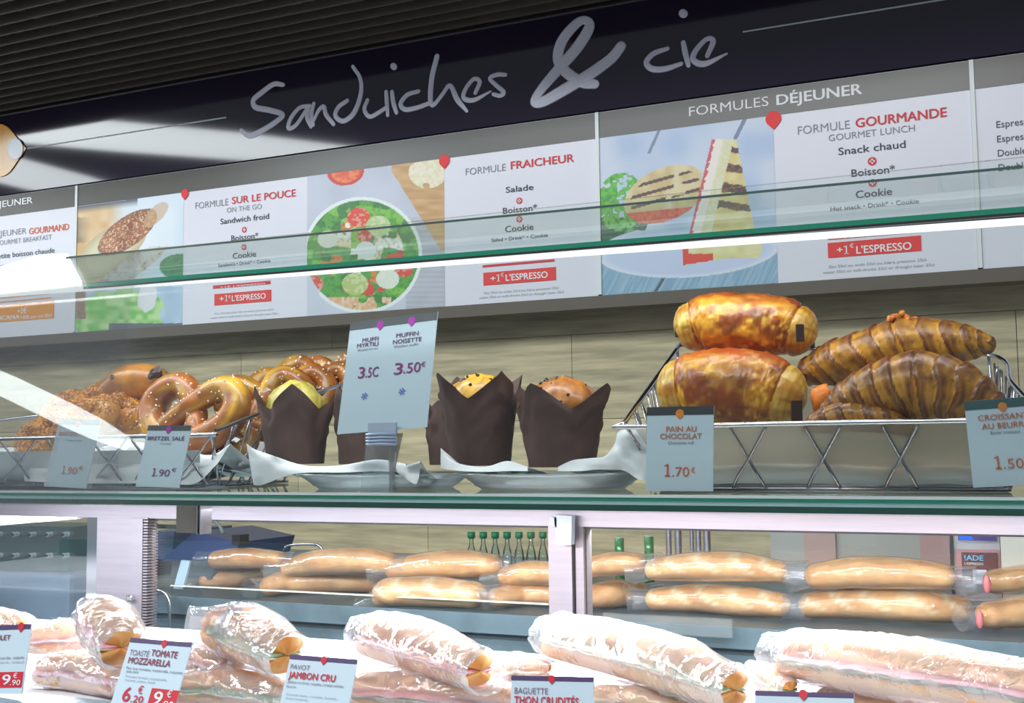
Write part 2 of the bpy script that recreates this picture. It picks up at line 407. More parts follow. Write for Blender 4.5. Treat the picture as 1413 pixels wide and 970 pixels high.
mb = MB(); mb.poly([p-SN*.0 for p in pts], Vector((0, -.004, 0)))
mb.build('logo_drop', M('orange', S(255, 178, 40), .15), sign)
MB().disc(son(23, 206)+Vector((0, -.0045, 0)), SU, SV, 14*k, 28, (0, -.002, 0)).build('logo_dot', M('logo_white', S(235, 242, 250), .15), sign)

# ------------------------------------------------------------------ menu boards
UX = Vector((1, 0, 0)); UZ = Vector((0, 0, 1)); YF = YB-.0012
DK = S(48, 52, 66); RED = S(214, 38, 48); GREY = S(128, 130, 136); WHT = S(240, 240, 240); OR = S(226, 104, 40); PL = S(150, 30, 130)
def btxt(mb, s, x0, x1, yb, cap, bold=0, col=DK, ext=.0003):
    if isinstance(mb, list): mb.append(('lettering', MB())); mb = mb[-1][1]
    O = at(x0, yb, YF-ext); wd = at(x1, yb, YF).x-O.x
    put_text(mb, s, O, UX, UZ, wd, cap*mpp(x0, yb, YF), bold, col)
def bplus(mb, px, py, r, col=RED):
    mb.append(('plus_mark', MB())); mb = mb[-1][1]
    c = at(px, py, YF); k = mpp(px, py, YF)*r; mb.col = col; mb.disc(c, UX, UZ, k, 18)
    mb.col = WHT; c = c+Vector((0, -.0004, 0))
    for a, b in ((.6, .18), (.18, .6)):
        mb.add([c+UX*(-k*a)-UZ*(k*b), c+UX*(k*a)-UZ*(k*b), c+UX*(k*a)+UZ*(k*b), c-UX*(k*a)+UZ*(k*b)], [(0, 1, 2, 3)])
def pbox(parent, x0, x1, y0t, y0b, col, txts, name='price_box'):
    a = at(x0, y0t, YF); b = at(x0, y0b, YF); x = at(x1, y0t, YF).x
    mb = MB(); mb.col = col; mb.box((a.x, YB-.002, b.z), (x, YB, a.z)); o = mb.build(name, m_ink, parent)
    mb = MB()
    for t in txts: btxt(mb, *t, ext=.0015)
    if mb.v: mb.build('lettering', m_ink, o)
xb = [at(-150, 300, YB).x-1.2, at(104.5, 360, YB).x, at(826.5, 300, YB).x, at(1347.5, 250, YB).x, .75]
strip = .011
boards = []
labs = ['white breakfast menu board at far left with an orange price box', 'wide white menu board with seeded sandwich and salad bowl pictures',
        'white menu board headed formules déjeuner with grilled panini picture', 'white drinks menu board at the right edge of the wall']
for i in range(4):
    t = thing('menu_board', ((xb[i]+xb[i+1])/2, YB+.05, zbt), labs[i], 'menu board'); boards.append(t)
    MB().box((xb[i]+strip*.5, YB, zbt), (xb[i+1]-strip*.5, YB+.03, zt)).build('panel', m_board, t)
    MB().box((xb[i]+strip*.5+(.0 if i else 0), YB-.0012, zbd), (xb[i+1]-strip*.5, YB, zt-.001)).build('header_band', m_band, t)
for i in (1, 2, 3):
    tag(MB().box((xb[i]-strip*.45, YB-.004, zbt+.003), (xb[i]+strip*.45, YB+.03, zt)).build('divider_strip', M('strip_white', S(225, 230, 228), .4)),
        'thin white vertical strip between menu boards '+['left of the seeded sandwich picture', 'left of the grilled panini picture', 'beside the drinks list'][i-1], 'strip')
tag(MB().box((-4.9, YB-.004, zbt-.032), (.75, YB+.06, zbt)).build('board_ledge', M('ledge_dark', S(92, 82, 68), .5)), 'dark brown ledge running along underneath all the menu boards', 'ledge')
MBs = [[] for _ in range(4)]
m0, m1, m2, m3 = MBs
btxt(m0, 'DÉJEUNER', -17, 45, 288.5, 8.6, .018, WHT, .001)
btxt(m0, 'DEJEUNER', -12, 36, 328, 8, -.008, GREY); btxt(m0, 'GOURMAND', 40, 95, 323.5, 8.6, .02, OR)
btxt(m0, 'GOURMET BREAKFAST', -6, 71, 339, 6.5, -.006, GREY)
btxt(m0, 'Petite boisson chaude', -7, 75, 357.5, 7, .004)
bplus(m0, 34, 362.5, 3.8, S(225, 110, 80)); btxt(m0, '1 viennoiserie', 8, 66, 378, 7, .004)
for yy in (407, 413):
    m0.append(('rule_line', MB())); m0[-1][1].col = S(224, 150, 90)
    a = at(-60, yy+4, YF); b = at(71, yy-3, YF); m0[-1][1].box((a.x, YF-.0005, b.z-.004), (b.x, YF, b.z))
pbox(boards[0], -70, 74, 427, 450, S(236, 150, 20), [('+2€', 24, 37, 433, 7.5, .02, WHT), ('TROPICANA', -22, 27, 443.5, 6, .02, WHT), ('100% pur jus 20cl', 29, 71, 440.5, 5, 0, WHT)])
btxt(m1, 'FORMULE', 269.5, 315, 288.5, 9, -.008, GREY); btxt(m1, 'SUR LE POUCE', 320, 408, 281.5, 9.5, .02, RED)
btxt(m1, 'ON THE GO', 313, 361, 293.5, 6.8, -.006, GREY); btxt(m1, 'Sandwich froid', 304, 371, 309.5, 7.5, .010)
bplus(m1, 337, 317, 4.2); btxt(m1, 'Boisson*', 319, 356, 332.5, 7.5, .010); bplus(m1, 336.5, 341, 4.2)
btxt(m1, 'Cookie', 321, 353, 357, 7.6, .010); btxt(m1, 'Sandwich • Drink* • Cookie', 301, 373, 368.5, 4.2, .004)
btxt(m1, 'Eau, 50cl ou soda 33cl ou bière pression 25cl', 296, 377, 434, 2.6, 0, S(165, 170, 178)); btxt(m1, 'water 50cl or soft drinks 33cl or draught beer 25cl', 290, 383, 440, 2.6, 0, S(165, 170, 178))
pbox(boards[1], 294, 373, 394, 398.5, RED, [('+1€ L\'ESPRESSO', 304, 366, 397.6, 2.2, .01, WHT)])
pbox(boards[1], 296, 374, 406, 421.5, S(228, 55, 50), [('+', 303, 309, 416, 7, .02, WHT), ('1', 310.5, 314.5, 416, 9, .02, WHT), ('€', 315, 318.5, 411.5, 4, .01, WHT), ('L\'ESPRESSO', 320, 367, 415.5, 7.5, .022, WHT)])
btxt(m1, 'FORMULE', 642.5, 698, 242, 9.5, -.008, GREY); btxt(m1, 'FRAICHEUR', 705, 792, 233.5, 10.5, .022, RED)
btxt(m1, 'Salade', 698, 736, 266, 8, .010); bplus(m1, 716.5, 277, 4.6)
btxt(m1, 'Boisson*', 694, 741, 295, 8.2, .010); bplus(m1, 716.5, 302.5, 4.6)
btxt(m1, 'Cookie', 697, 736, 320.5, 8.5, .010); btxt(m1, 'Salad • Drink* • Cookie', 678, 756, 334, 5, .006)
pbox(boards[1], 666, 765, 366, 369, RED, [])
pbox(boards[1], 667, 767, 376.5, 394, S(228, 52, 46), [('+', 677, 684, 388, 7, .02, WHT), ('1', 685.5, 690.5, 389, 10.5, .02, WHT), ('€', 691, 695.5, 382, 5, .01, WHT), ('L\'ESPRESSO', 698, 756, 387.5, 8.6, .022, WHT)])
btxt(m1, 'Eau 50cl ou soda 33cl ou bière pression 25cl', 668, 771, 406, 3.2, 0, S(160, 165, 172)); btxt(m1, 'water 50cl or soft drinks 33cl or draught beer 25cl', 661, 778, 412.5, 3.2, 0, S(160, 165, 172))
btxt(m2, 'FORMULES', 951, 1061, 160.5, 13, -.004, WHT, .001); btxt(m2, 'DÉJEUNER', 1072, 1190, 145, 14, .024, WHT, .001)
btxt(m2, 'FORMULE', 1101, 1173, 186, 11.5, -.008, GREY); btxt(m2, 'GOURMANDE', 1181, 1307, 176, 12.5, .024, RED)
btxt(m2, 'GOURMET LUNCH', 1143.5, 1263, 195, 9, -.005, GREY); btxt(m2, 'Snack chaud', 1157, 1250, 214, 10, .010)
bplus(m2, 1203.5, 222.5, 6); btxt(m2, 'Boisson*', 1175, 1235, 244, 10, .010); bplus(m2, 1204, 252.5, 5.6)
btxt(m2, 'Cookie', 1181, 1231, 273.5, 10, .010); btxt(m2, 'Hot snack • Drink* • Cookie', 1146, 1268, 291.5, 6, .006)
btxt(m2, 'Eau 50cl ou soda 33cl ou bière pression 25cl', 1144, 1278, 370, 3.8, 0, S(160, 165, 172)); btxt(m2, 'water 50cl or soft drinks 33cl or draught beer 25cl', 1135, 1290, 378, 3.8, 0, S(160, 165, 172))
pbox(boards[2], 1142, 1271, 322, 331, S(214, 70, 70), [('+1€ L\'ESPRESSO', 1155, 1259, 329.5, 5, .01, WHT)])
pbox(boards[2], 1142, 1271, 335.5, 356, S(230, 45, 40), [('+', 1155, 1163, 349, 8, .02, WHT), ('1', 1165, 1171, 351, 12, .02, WHT), ('€', 1172.5, 1178, 342, 5.5, .01, WHT), ('L\'ESPRESSO', 1182, 1258, 350, 10.2, .022, WHT)])
for s, x0, x1, yb in (('Espresso', 1375, 1426, 176.5), ('Espresso déca', 1376, 1458, 196.5), ('Double espresso', 1377, 1470, 216), ('Double déca', 1378, 1450, 236)):
    btxt(m3, s, x0, x1, yb, 9.3, .002, S(70, 76, 92))
for i, t in enumerate(boards):
    for nm_, q_ in MBs[i]: q_.build(nm_, m_ink, t)
for px, py, r, bi in ((255, 267, 6.3, 1), (613, 221.5, 8.2, 1), (1067, 163.5, 10.8, 2)):
    mb = MB(); c = at(px, py, YB-.003); drop(mb, c, UX, UZ, r*mpp(px, py, YB), S(232, 30, 34)); mb.build('map_marker', m_ink, boards[bi])
# printed pictures: colours computed per point of a fine grid on the flat print
def paint(kind, px, py, rn):
    n1 = vnoise(px*.09, py*.09, 3); n2 = vnoise(px*.3, py*.3, 9); n3 = vnoise(px*.03, py*.03, 5)
    def ell(cx, cy_, a, b, rot=0):
        c_, s_ = math.cos(rot), math.sin(rot); dx, dy = px-cx, py-cy_
        return math.hypot((dx*c_+dy*s_)/a, (-dx*s_+dy*c_)/b)
    if kind == 0:
        c = mix(S(205, 222, 235), S(232, 240, 244), n3*1.4-.2)
        if px < 185:
            c = mix(S(232, 205, 160), S(215, 170, 110), n1)
            if px < 125 and 300 < py < 335: c = mix(c, S(60, 50, 60), (125-px)/30)
            c = mix(c, S(222, 230, 235), (px-150)/22)
        yd = 296-.13*(px-105)
        if py < yd and px < 190: c = mix(S(92, 98, 112), c, (py-yd+9)/9)
        if py < yd-11 and px < 175: c = S(190, 200, 205)
        d = ell(152, 345, 62, 27, -.66)
        if d < 1: c = mix(S(222, 214, 178), S(180, 150, 90), max(0, d-.6)*1.6)
        d = ell(176, 320, 48, 20, -.62)
        if d < 1:
            c = mix(S(176, 104, 62), S(140, 72, 34), n1*1.6-.3)
            if vnoise(px*.8, py*.8, 4) > .7: c = mix(c, S(240, 214, 170), .8)
            c = mix(c, S(110, 80, 60), max(0, d-.85)*5)
        d = ell(215, 296, 22, 10, -.8)
        if d < 1: c = mix(c, S(205, 165, 120), .7)
        if ell(178, 372, 66, 13, -.6) < 1 and py > 340: c = mix(S(225, 222, 215), S(150, 60, 50) if n2 > .7 else S(196, 190, 170), n1)
        if px > 215 and py > 345 and ell(250, 368, 30, 18) < 1: c = mix(S(52, 150, 80), S(40, 110, 60), n2)
        if py > 395:
            c = mix(S(190, 214, 228), S(160, 190, 214), n1)
            if ell(162, 432, 66, 32, -.15) < 1.0+n1*.25-.12: c = mix(S(110, 195, 70), S(186, 226, 150), vnoise(px*.12, py*.16, 2)*1.5-.2)
            if ell(204, 408, 13, 22, .2) < .8+n1*.4: c = S(224, 228, 230)
            if px < 118 and py < 440: c = mix(S(175, 120, 60), S(110, 110, 120), n2)
            if py > 446 and px > 150: c = S(90, 95, 105)
        return c
    if kind == 1:
        c = mix(S(206, 210, 222), S(186, 192, 206), n3)
        if px > 560 and py > 300: c = mix(S(170, 172, 182), S(196, 198, 206), (math.sin(py*.9)*.5+.5)*.5+n1*.4)
        if px > 538+max(0, (py-232)*.62) and px > 540 and py < 345 and px-538 > (py-226)*.55-4: c = mix(S(214, 176, 120), S(190, 142, 84), vnoise(px*.05, py*.3, 1))
        if ell(590, 238, 26, 22) < 1 and n1 > .35: c = mix(S(225, 212, 165), S(240, 235, 214), n2)
        d = ell(477, 236, 26, 20, -.2)
        if d < 1: c = mix(S(230, 70, 40), S(240, 140, 70), n2*1.4-.2) if d < .8 else S(205, 50, 36)
        d = ell(500, 352, 80, 78)
        if d < 1.03: c = S(232, 238, 236)
        if d < .97:
            cell = (math.floor(px/15+n1*1.6), math.floor(py/13+n3*2)); h = rn[(cell[0]*7+cell[1]*31) % len(rn)]
            pal = [S(78, 160, 50), S(120, 190, 60), S(218, 60, 40), S(238, 236, 224), S(52, 128, 48), S(222, 130, 60), S(150, 200, 90), S(236, 220, 180)]
            c = pal[int(h*8) % 8] if d < .72 else pal[int(h*8) % 2 if h < .8 else 4]
            c = mix(c, S(40, 90, 34), .5*max(0, n2-.55)*3)
            for ex, ey, er, ck in ((495, 300, 16, S(222, 64, 34)), (522, 312, 17, S(182, 208, 140)), (503, 326, 10, S(214, 50, 40)), (490, 392, 18, S(176, 196, 110)), (432, 392, 14, S(214, 70, 56)), (535, 385, 16, S(220, 228, 210)), (558, 372, 12, S(214, 64, 40)), (452, 330, 14, S(226, 226, 214)), (505, 345, 14, S(226, 230, 226))):
                q = ell(ex, ey, er, er*.85)
                if q < 1: c = mix(ck, S(240, 235, 210), .35 if n2 > .6 else 0)
            if py > 410 and n1 > .4: c = mix(S(232, 214, 180), S(220, 150, 90), n2)
        if py > 360 and d > .97 and px < 440: c = S(200, 208, 218)
        return c
    c = mix(S(176, 196, 224), S(206, 216, 230), n3*1.5-.2)
    if abs((px-905)+(py-190)*.45) < 2.2 and py < 212: c = S(120, 136, 160)
    if abs((px-1020)+(py-180)*.5) < 3 and py < 215: c = S(110, 126, 158)
    if ell(845, 300, 50, 42) < 1 and py > 300 and px < 905: c = mix(S(60, 66, 74), S(40, 110, 50), n2)
    if ell(858, 280, 34, 42) < 1 and (n2+n1)/2 > .36: c = mix(S(40, 140, 40), S(110, 205, 60), n2)
    d = ell(950, 345, 128, 38, -.06)
    if py > 352-(px-830)*.03:
        c = mix(S(120, 158, 184), S(160, 192, 210), vnoise((px+py*.5)*.4, (py-px*.5)*.03, 1))
        if abs((px-918)+(py-380)*.6) < 2.5: c = S(74, 92, 108)
    if d < 1 and py > 318: c = mix(S(196, 208, 232), S(226, 232, 240), max(0, (d-.85)*6)) if d < .985 else S(170, 182, 200)
    d = ell(918, 268, 60, 36, -.42)
    if d < 1 and px < 968:
        c = mix(S(228, 214, 170), S(204, 180, 120), n1)
        for k in (-16, -2, 12):
            if abs((py-262)+(px-918)*.28-k) < 2.3 and n1 > .3 and d < .85: c = S(92, 66, 52)
        if py > 288+(930-px)*.1: c = mix(S(210, 62, 40), S(232, 120, 80), n2)
        if py > 308: c = mix(c, S(120, 110, 80), .5)
    # upright wedge
    lx = 944+(352-py)*.24; rx = 1048-(352-py)*.20
    if 192 < py < 356 and lx < px < rx:
        c = mix(S(232, 222, 160), S(214, 190, 110), n1)
        if px < lx+16: c = mix(S(240, 232, 220), S(206, 84, 90), 1 if (px-lx) < 2+n2*4 else 0)
        elif px < lx+30: c = mix(S(226, 228, 200), S(222, 214, 160), n2)
        else:
            for yy, hh in ((204, 5), (230, 6), (259, 7), (284, 6)):
                if abs(py-yy-(px-rx+25)*.15) < hh*(.6+n2*.6): c = mix(S(70, 42, 36), S(150, 90, 40), max(0, n2-.5)*2)
    if 325 < py < 366 and 942 < px < 1052 and py < 366-(px-942)*.16: 
        c = mix(S(232, 226, 176), S(214, 206, 130), n1)
        if px < 984 and (py > 350 or px < 950): c = S(220, 66, 40)
    return c
rn = [random.Random(3).random() for _ in range(1)]; _r3 = random.Random(3); rn = [_r3.random() for _ in range(211)]
for kind, (x0, x1, bi) in enumerate(((108.3, 253.5, 1), (424, 613.3, 1), (828.5, 1071, 2))):
    A = at(x0, 300, YB).x; B = at(x1, 300, YB).x; nx = int((x1-x0)/1.15); nz = int(215/1.15)
    if kind == 0: A = xb[1]+strip*.5
    if kind == 2: A = xb[2]+strip*.5
    vs = []; cs = []
    for j in range(nz+1):
        for i in range(nx+1):
            p = (lerp(A, B, i/nx), YB-.0007, lerp(zbt+.001, zbd, j/nz)); vs.append(p); cs.append(paint(kind, *proj(p), rn))
    W = nx+1
    MB().add(vs, [(j*W+i, j*W+i+1, (j+1)*W+i+1, (j+1)*W+i) for j in range(nz) for i in range(nx)], cs).build('printed_picture', m_print, boards[bi])

# ------------------------------------------------------------------ display case
ZD = z0-.245
case = thing('display_case', (-.8, 1.1, 0), 'stainless steel framed glass display case holding the wrapped sandwiches', 'display case')
MB().bevbox((-2.2, .70, .05), (.25, 1.30, ZD), .01).build('deck', m_deck, case, smooth=False)
MB().box((-2.2, .60, 0), (.25, .70, ZD-.02)).build('front_panel', m_steel, case)
YR = 1.42
def rz(px, py, Y=YR): return at(px, py, Y)
zr1 = z0-.0815; zr0 = z0-.103
MB().box((-2.2, YR, zr0), (.25, YR+.03, zr1)).build('top_rail', m_steel, case)
MB().box((-2.2, YR-.004, zr1), (.25, YR+.03, zr1+.005)).build('rail_lip', M('lip_white', S(245, 242, 248), .25), case)
def stile(px0, px1, dy=0, m=m_steel, name='stile', th=.03):
    a = at(px0, 780, YR).x; b = at(px1, 780, YR).x
    return MB().box((a, YR+dy, ZD-.05), (b, YR+dy+th, zr0)).build(name, m, case)
stile(117, 132.5, .004, m_chrome); stile(133, 177.5, 0); stile(178.5, 198, -.003)
mb = MB(); a = at(199, 780, YR).x; b = at(205, 780, YR).x
z = ZD-.03
while z < zr0: mb.box((a, YR-.003, z), (b, YR+.02, z+.0022)); z += .0045
stuff(mb.build('ridged_seal', m_steel, case))
stile(757, 789, 0); stile(792, 803, .006)
MB().bevbox((at(181, 832, YR).x, YR-.012, at(181, 826, YR).z-.003), (at(187, 832, YR).x+.002, YR, at(181, 820, YR).z), .002).build('lock_knob', m_chrome, case)
for p0, p1 in ((-120, 117), (205, 757), (803, 1500)):
    MB().box((at(p0, 780, YR).x, YR+.012, ZD-.05), (at(p1, 780, YR).x, YR+.017, zr0)).build('door_pane', m_glass, case)
    if p0 > 0:
        pa = at(p0, 780, YR).x; pb = at(p1, 780, YR).x
        MB().box((pa, YR+.008, zr0-.003), (pb, YR+.020, zr0)).build('pane_gasket', m_black, case)
# corner bracket plates under the shelf
bl = at(243, 735, 1.08); bt = at(279, 695, 1.08)
br = thing('clip_bracket', (lerp(bl.x, bt.x, .5), 1.08, bl.z), 'grey square metal bracket hanging from the lower glass shelf', 'bracket')
MB().box((bl.x, 1.08, bl.z), (at(273, 735, 1.08).x, 1.09, z0-.057)).build('plate', M('bracket_grey', S(128, 124, 116), .4, .5), br)
for a in (275, 279): MB().box((at(a, 735, 1.08).x, 1.075, bl.z-.001), (at(a, 735, 1.08).x+.0014, 1.095, z0-.057)).build('rim', m_chrome, br)
bl = at(768, 752, 1.40); bt = at(789, 712, 1.40)
t = MB(); t.hexa([bl, at(788, 752, 1.40), at(789, 712, 1.40), at(764, 710, 1.40)], (0, .012, 0)); t.hexa([at(758, 724, 1.40), at(768, 728, 1.40), at(768, 714, 1.40), at(759, 713, 1.40)], (0, .012, 0))
tag(t.build('plastic_clip', M('clip_white', S(215, 222, 235), .3)), 'pale translucent plastic clip at the top of the steel door post', 'clip')

# lower glass shelf
low = thing('glass_shelf', (-.7, 1.17, z0-.057), 'lower glass shelf with green edge carrying pastry baskets, muffins and price tags', 'shelf')
Zs = z0-.0445
mb = MB(); mb.box((-2.0, .992, Zs-.010), (.25, 1.37, Zs)); mb.build('glass_pane', m_shelf_low, low)
MB().box((-2.0, .985, Zs-.0125), (.25, .992, Zs-.0070)).build('front_edge', m_edge, low)
MB().box((-2.0, .985, Zs-.0070), (.25, .992, Zs-.0035)).build('edge_bevel', m_edge2, low, )
MB().box((-2.0, .983, Zs-.0004), (.25, .994, Zs+.0020)).build('edge_highlight', M('edge_glare_white', S(250, 255, 255), .1, spec=.8), low)  # white strip paints the LED glare along the shelf edge
MB().box((-2.0, .984, Zs-.0035), (.25, .992, Zs-.0004)).build('green_line', m_edgeu, low)
def led_strip(x0, x1, Y, z, power, tilt=0):
    o = thing('led_strip', ((x0+x1)/2, Y, z-.008), 'slim LED light strip' + (' under the front of the lower glass shelf' if Y < 1.2 else ' added behind the door rail to light the back counter'), 'lamp')
    MB().box((x0, Y-.008, z-.008), (x1, Y+.008, z)).build('housing', m_steel, o)
    l = area('led_light', ((x0+x1)/2, Y, z-.009), (math.radians(tilt), 0, 0), x1-x0, .012, power, (.93, .96, 1)); l.parent = o; l.location = (0, 0, -.001)
led_strip(-1.75, .2, 1.13, Zs-.0125, 25)
led_strip(-1.75, .2, 1.462, zr0+.008, 16, 30)  # added strip hidden behind the door rail, brightens baguettes and counter
for x in (-1.9, .2):      # brackets carrying the shelf, from the rear rail
    MB().box((x-.004, 1.30, Zs-.0125-.03), (x+.004, 1.42, Zs-.0125)).build('shelf_bracket', m_steel, case)

# upper glass shelf
up = thing('glass_shelf', (-.5, 1.08, z0+.218), 'upper clear glass shelf crossing in front of the menu boards, green rear edge', 'shelf')
FL, FR = at(92, 357, 1.0), at(1411, 232, 1.0); RL, RR = at(115, 391, 1.15), at(1470, 280, 1.15)
th = Vector((0, 0, .0022))
MB().hexa([FL, FR, RR, RL], th).build('glass_pane', m_shelf, up)
MB().hexa([FL+Vector((0, -.0015, 0)), FR+Vector((0, -.0015, 0)), FR, FL], Vector((0, 0, .002))).build('front_edge', M('thin_edge', S(70, 92, 88), .2), up)
MB().hexa([RL, RR, RR+Vector((0, .003, 0)), RL+Vector((0, .003, 0))], (0, 0, -.0052)).build('rear_edge', m_edgeu, up)
dz = Vector((0, 0, -.0052))
d1 = [RL+dz, RR+dz, RR+dz+Vector((0, .01, 0)), RL+dz+Vector((0, .01, 0))]
MB().hexa(d1, (0, 0, -.0025)).build('profile', M('profile_dark', S(52, 40, 42), .3), up)
# light tube under the rear of the upper shelf
A = at(-60, 411, 1.155); B = at(1470, 301, 1.155)
tub = thing('tube_lamp', lerp(A, B, .5), 'slim glowing white tube lamp running under the upper glass shelf', 'lamp')
MB().sweep([lerp(A, B, i/8) for i in range(9)], [.0036]*9, 10).build('tube', lamp('tube_glow', (.93, .98, 1), 1.25), tub, smooth=True)
MB().sweep([lerp(A, B, i/8)+Vector((0, .006, .004)) for i in range(9)], [.003]*9, 8).build('holder', m_steel, tub)
l = area('tube_light', (0, 0, 0), (0, 0, 0), (B-A).length, .02, 1.9, (.97, .98, 1)); l.parent = tub; l.location = (0, -.0, -.006)
for x in (-1.3, .3):
    MB().box((x-.003, 1.13, Zs), (x+.003, 1.16, z0+.222)).build('upright', m_chrome, up) if x > 0 else None
# neighbouring glass pane at the left end, its glare put in as a glow
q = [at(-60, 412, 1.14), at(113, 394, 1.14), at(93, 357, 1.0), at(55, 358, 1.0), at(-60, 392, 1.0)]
tag(MB().poly(q, (0, 0, .006)).build('glare_pane', lamp('pane_glare_glow', (.97, 1, 1), 2.6)), 'blown-out white glass pane at the left end of the upper glass shelf, glare put in as glow', 'lamp')
# front glass between the shelves
tag(MB().box((-2.0, .975, Zs-.013), (.25, .979, z0+.222)).build('front_glass', m_glass), 'clear front glass pane in front of the pastries between the two shelves', 'glass')

# lamps of the hall that mirror in the sign and the front glass
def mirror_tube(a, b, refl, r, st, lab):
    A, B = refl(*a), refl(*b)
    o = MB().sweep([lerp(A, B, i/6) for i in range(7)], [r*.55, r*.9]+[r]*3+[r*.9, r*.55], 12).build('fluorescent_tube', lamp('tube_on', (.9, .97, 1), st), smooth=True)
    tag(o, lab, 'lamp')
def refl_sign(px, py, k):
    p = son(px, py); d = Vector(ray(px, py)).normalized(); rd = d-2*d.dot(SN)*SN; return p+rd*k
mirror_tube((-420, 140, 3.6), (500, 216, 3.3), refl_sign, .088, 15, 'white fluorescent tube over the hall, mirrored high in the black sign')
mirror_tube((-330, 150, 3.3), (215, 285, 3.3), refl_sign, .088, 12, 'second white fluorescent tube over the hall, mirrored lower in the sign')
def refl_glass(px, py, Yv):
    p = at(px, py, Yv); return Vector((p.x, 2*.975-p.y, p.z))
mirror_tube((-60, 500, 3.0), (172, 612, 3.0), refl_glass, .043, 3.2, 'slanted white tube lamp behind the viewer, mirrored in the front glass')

# ------------------------------------------------------------------ price tags
def frame_tag(BL, BR, TL, Y):
    O = at(*BL, Y); P = at(*BR, Y); U = P-O; w_ = U.length; U.normalize()
    r = Vector(ray(*TL)); c = Vector((0, 0, EYE)); k = (O-c).dot(U)/r.dot(U); T = c+r*k
    V = T-O; h = V.length; V.normalize(); return O, U, V, w_, h, U.cross(V)
def price_tag(name, label, BL, BR, TL, Y, lines, band=.085, bandcol=None, marker=(.5, OR), cat='price tag', markers=None, boxes=()):
    O, U, V, w_, h, N = frame_tag(BL, BR, TL, Y)
    if N.y > 0: N = -N
    t = thing(name, O+U*w_/2, label, cat)
    th_ = -N*.0012
    MB().hexa([O, O+U*w_, O+U*w_+V*h, O+V*h], th_).build('card', m_card, t)
    Q = O+N*.0002
    MB().hexa([Q+V*h*(1-band), Q+U*w_+V*h*(1-band), Q+U*w_+V*h, Q+V*h], N*.0003).build('header_band', bandcol or m_cardband, t)
    for fx, col, r in (markers or [(marker[0], marker[1], .062)]):
        mb = MB(); drop(mb, Q+N*.0006+U*w_*fx+V*(h*(1-band)+w_*.02), U, V, r*w_, col); mb.build('map_marker', m_ink, t)
    for bx in boxes:
        mb = MB(); mb.col = bx[4]; q_ = Q+N*.0001
        mb.hexa([q_+U*w_*bx[0]+V*h*bx[1], q_+U*w_*bx[2]+V*h*bx[1], q_+U*w_*bx[2]+V*h*bx[3], q_+U*w_*bx[0]+V*h*bx[3]], N*.0003); mb.build('price_box', m_ink, t)
    for (s, fx0, fx1, fy, cap, bold, col) in lines:
        mb = MB(); put_text(mb, s, Q+N*.0006+U*w_*fx0+V*h*fy, U, V, (fx1-fx0)*w_ if fx1 else None, cap*h, bold, col); mb.build('lettering', m_ink, t)
    return t, (O, U, V, w_, h, N)
OP = S(206, 120, 84); TX = S(110, 110, 120)
price_tag('price_tag', 'pale price tag reading BRETZEL and 1.90, below seeded pretzels, leftmost on the shelf', (60, 671), (118, 674), (82, 578), 1.03,
   [('BRETZEL FROM', .1, .88, .75, .055, .015, S(215, 150, 130)), ('Cheese pretzel', .28, .66, .67, .03, 0, TX), ('1', .36, .44, .19, .12, .01, OP), ('.90', .45, .72, .19, .10, 0, OP), ('€', .74, .85, .26, .055, 0, OP)], bandcol=M('cardband_pale', S(110, 128, 134), .4), marker=(.5, S(225, 140, 130)))
price_tag('price_tag', 'price tag reading BRETZEL SALÉ and 1.90 in purple below the salted pretzels', (187, 671), (247, 673), (205, 587), 1.03,
   [('BRETZEL SALÉ', .06, .9, .755, .06, .018, S(90, 40, 100)), ('Pretzel', .38, .62, .685, .03, 0, TX), ('1', .33, .41, .17, .13, .015, S(110, 30, 120)), ('.90', .43, .73, .17, .11, 0, S(110, 30, 120)), ('€', .76, .87, .25, .055, 0, S(110, 30, 120))], marker=(.5, S(170, 20, 160)))
price_tag('price_tag', 'price tag reading PAIN AU CHOCOLAT and 1.70 in front of the chocolate rolls', (891, 677), (984, 678), (893, 562), 1.03,
   [('PAIN AU', .30, .75, .70, .062, .018, OP), ('CHOCOLAT', .21, .83, .615, .062, .018, OP), ('Chocolate roll', .33, .71, .55, .035, 0, TX), ('1', .28, .37, .17, .145, .02, S(222, 104, 40)), ('.70', .40, .65, .17, .11, 0, S(222, 104, 40)), ('€', .68, .74, .215, .06, 0, S(222, 104, 40))], marker=(.5, S(238, 140, 30)), band=.10)
price_tag('price_tag', 'price tag reading CROISSANT AU BEURRE and 1.50 at the right end of shelf', (1343, 673), (1445, 668), (1330, 554), 1.03,
   [('CROISSANT', .17, .86, .765, .062, .016, OP), ('AU BEURRE', .21, .84, .665, .062, .016, OP), ('Butter croissant', .32, .72, .60, .035, 0, TX), ('1', .33, .42, .20, .15, .01, OP), ('.50', .45, .72, .20, .11, 0, OP), ('€', .76, .83, .26, .06, 0, OP)], band=.105, marker=(.52, S(222, 140, 70)), bandcol=M('cardband_green', S(70, 100, 100), .4))
PU = S(150, 30, 130)
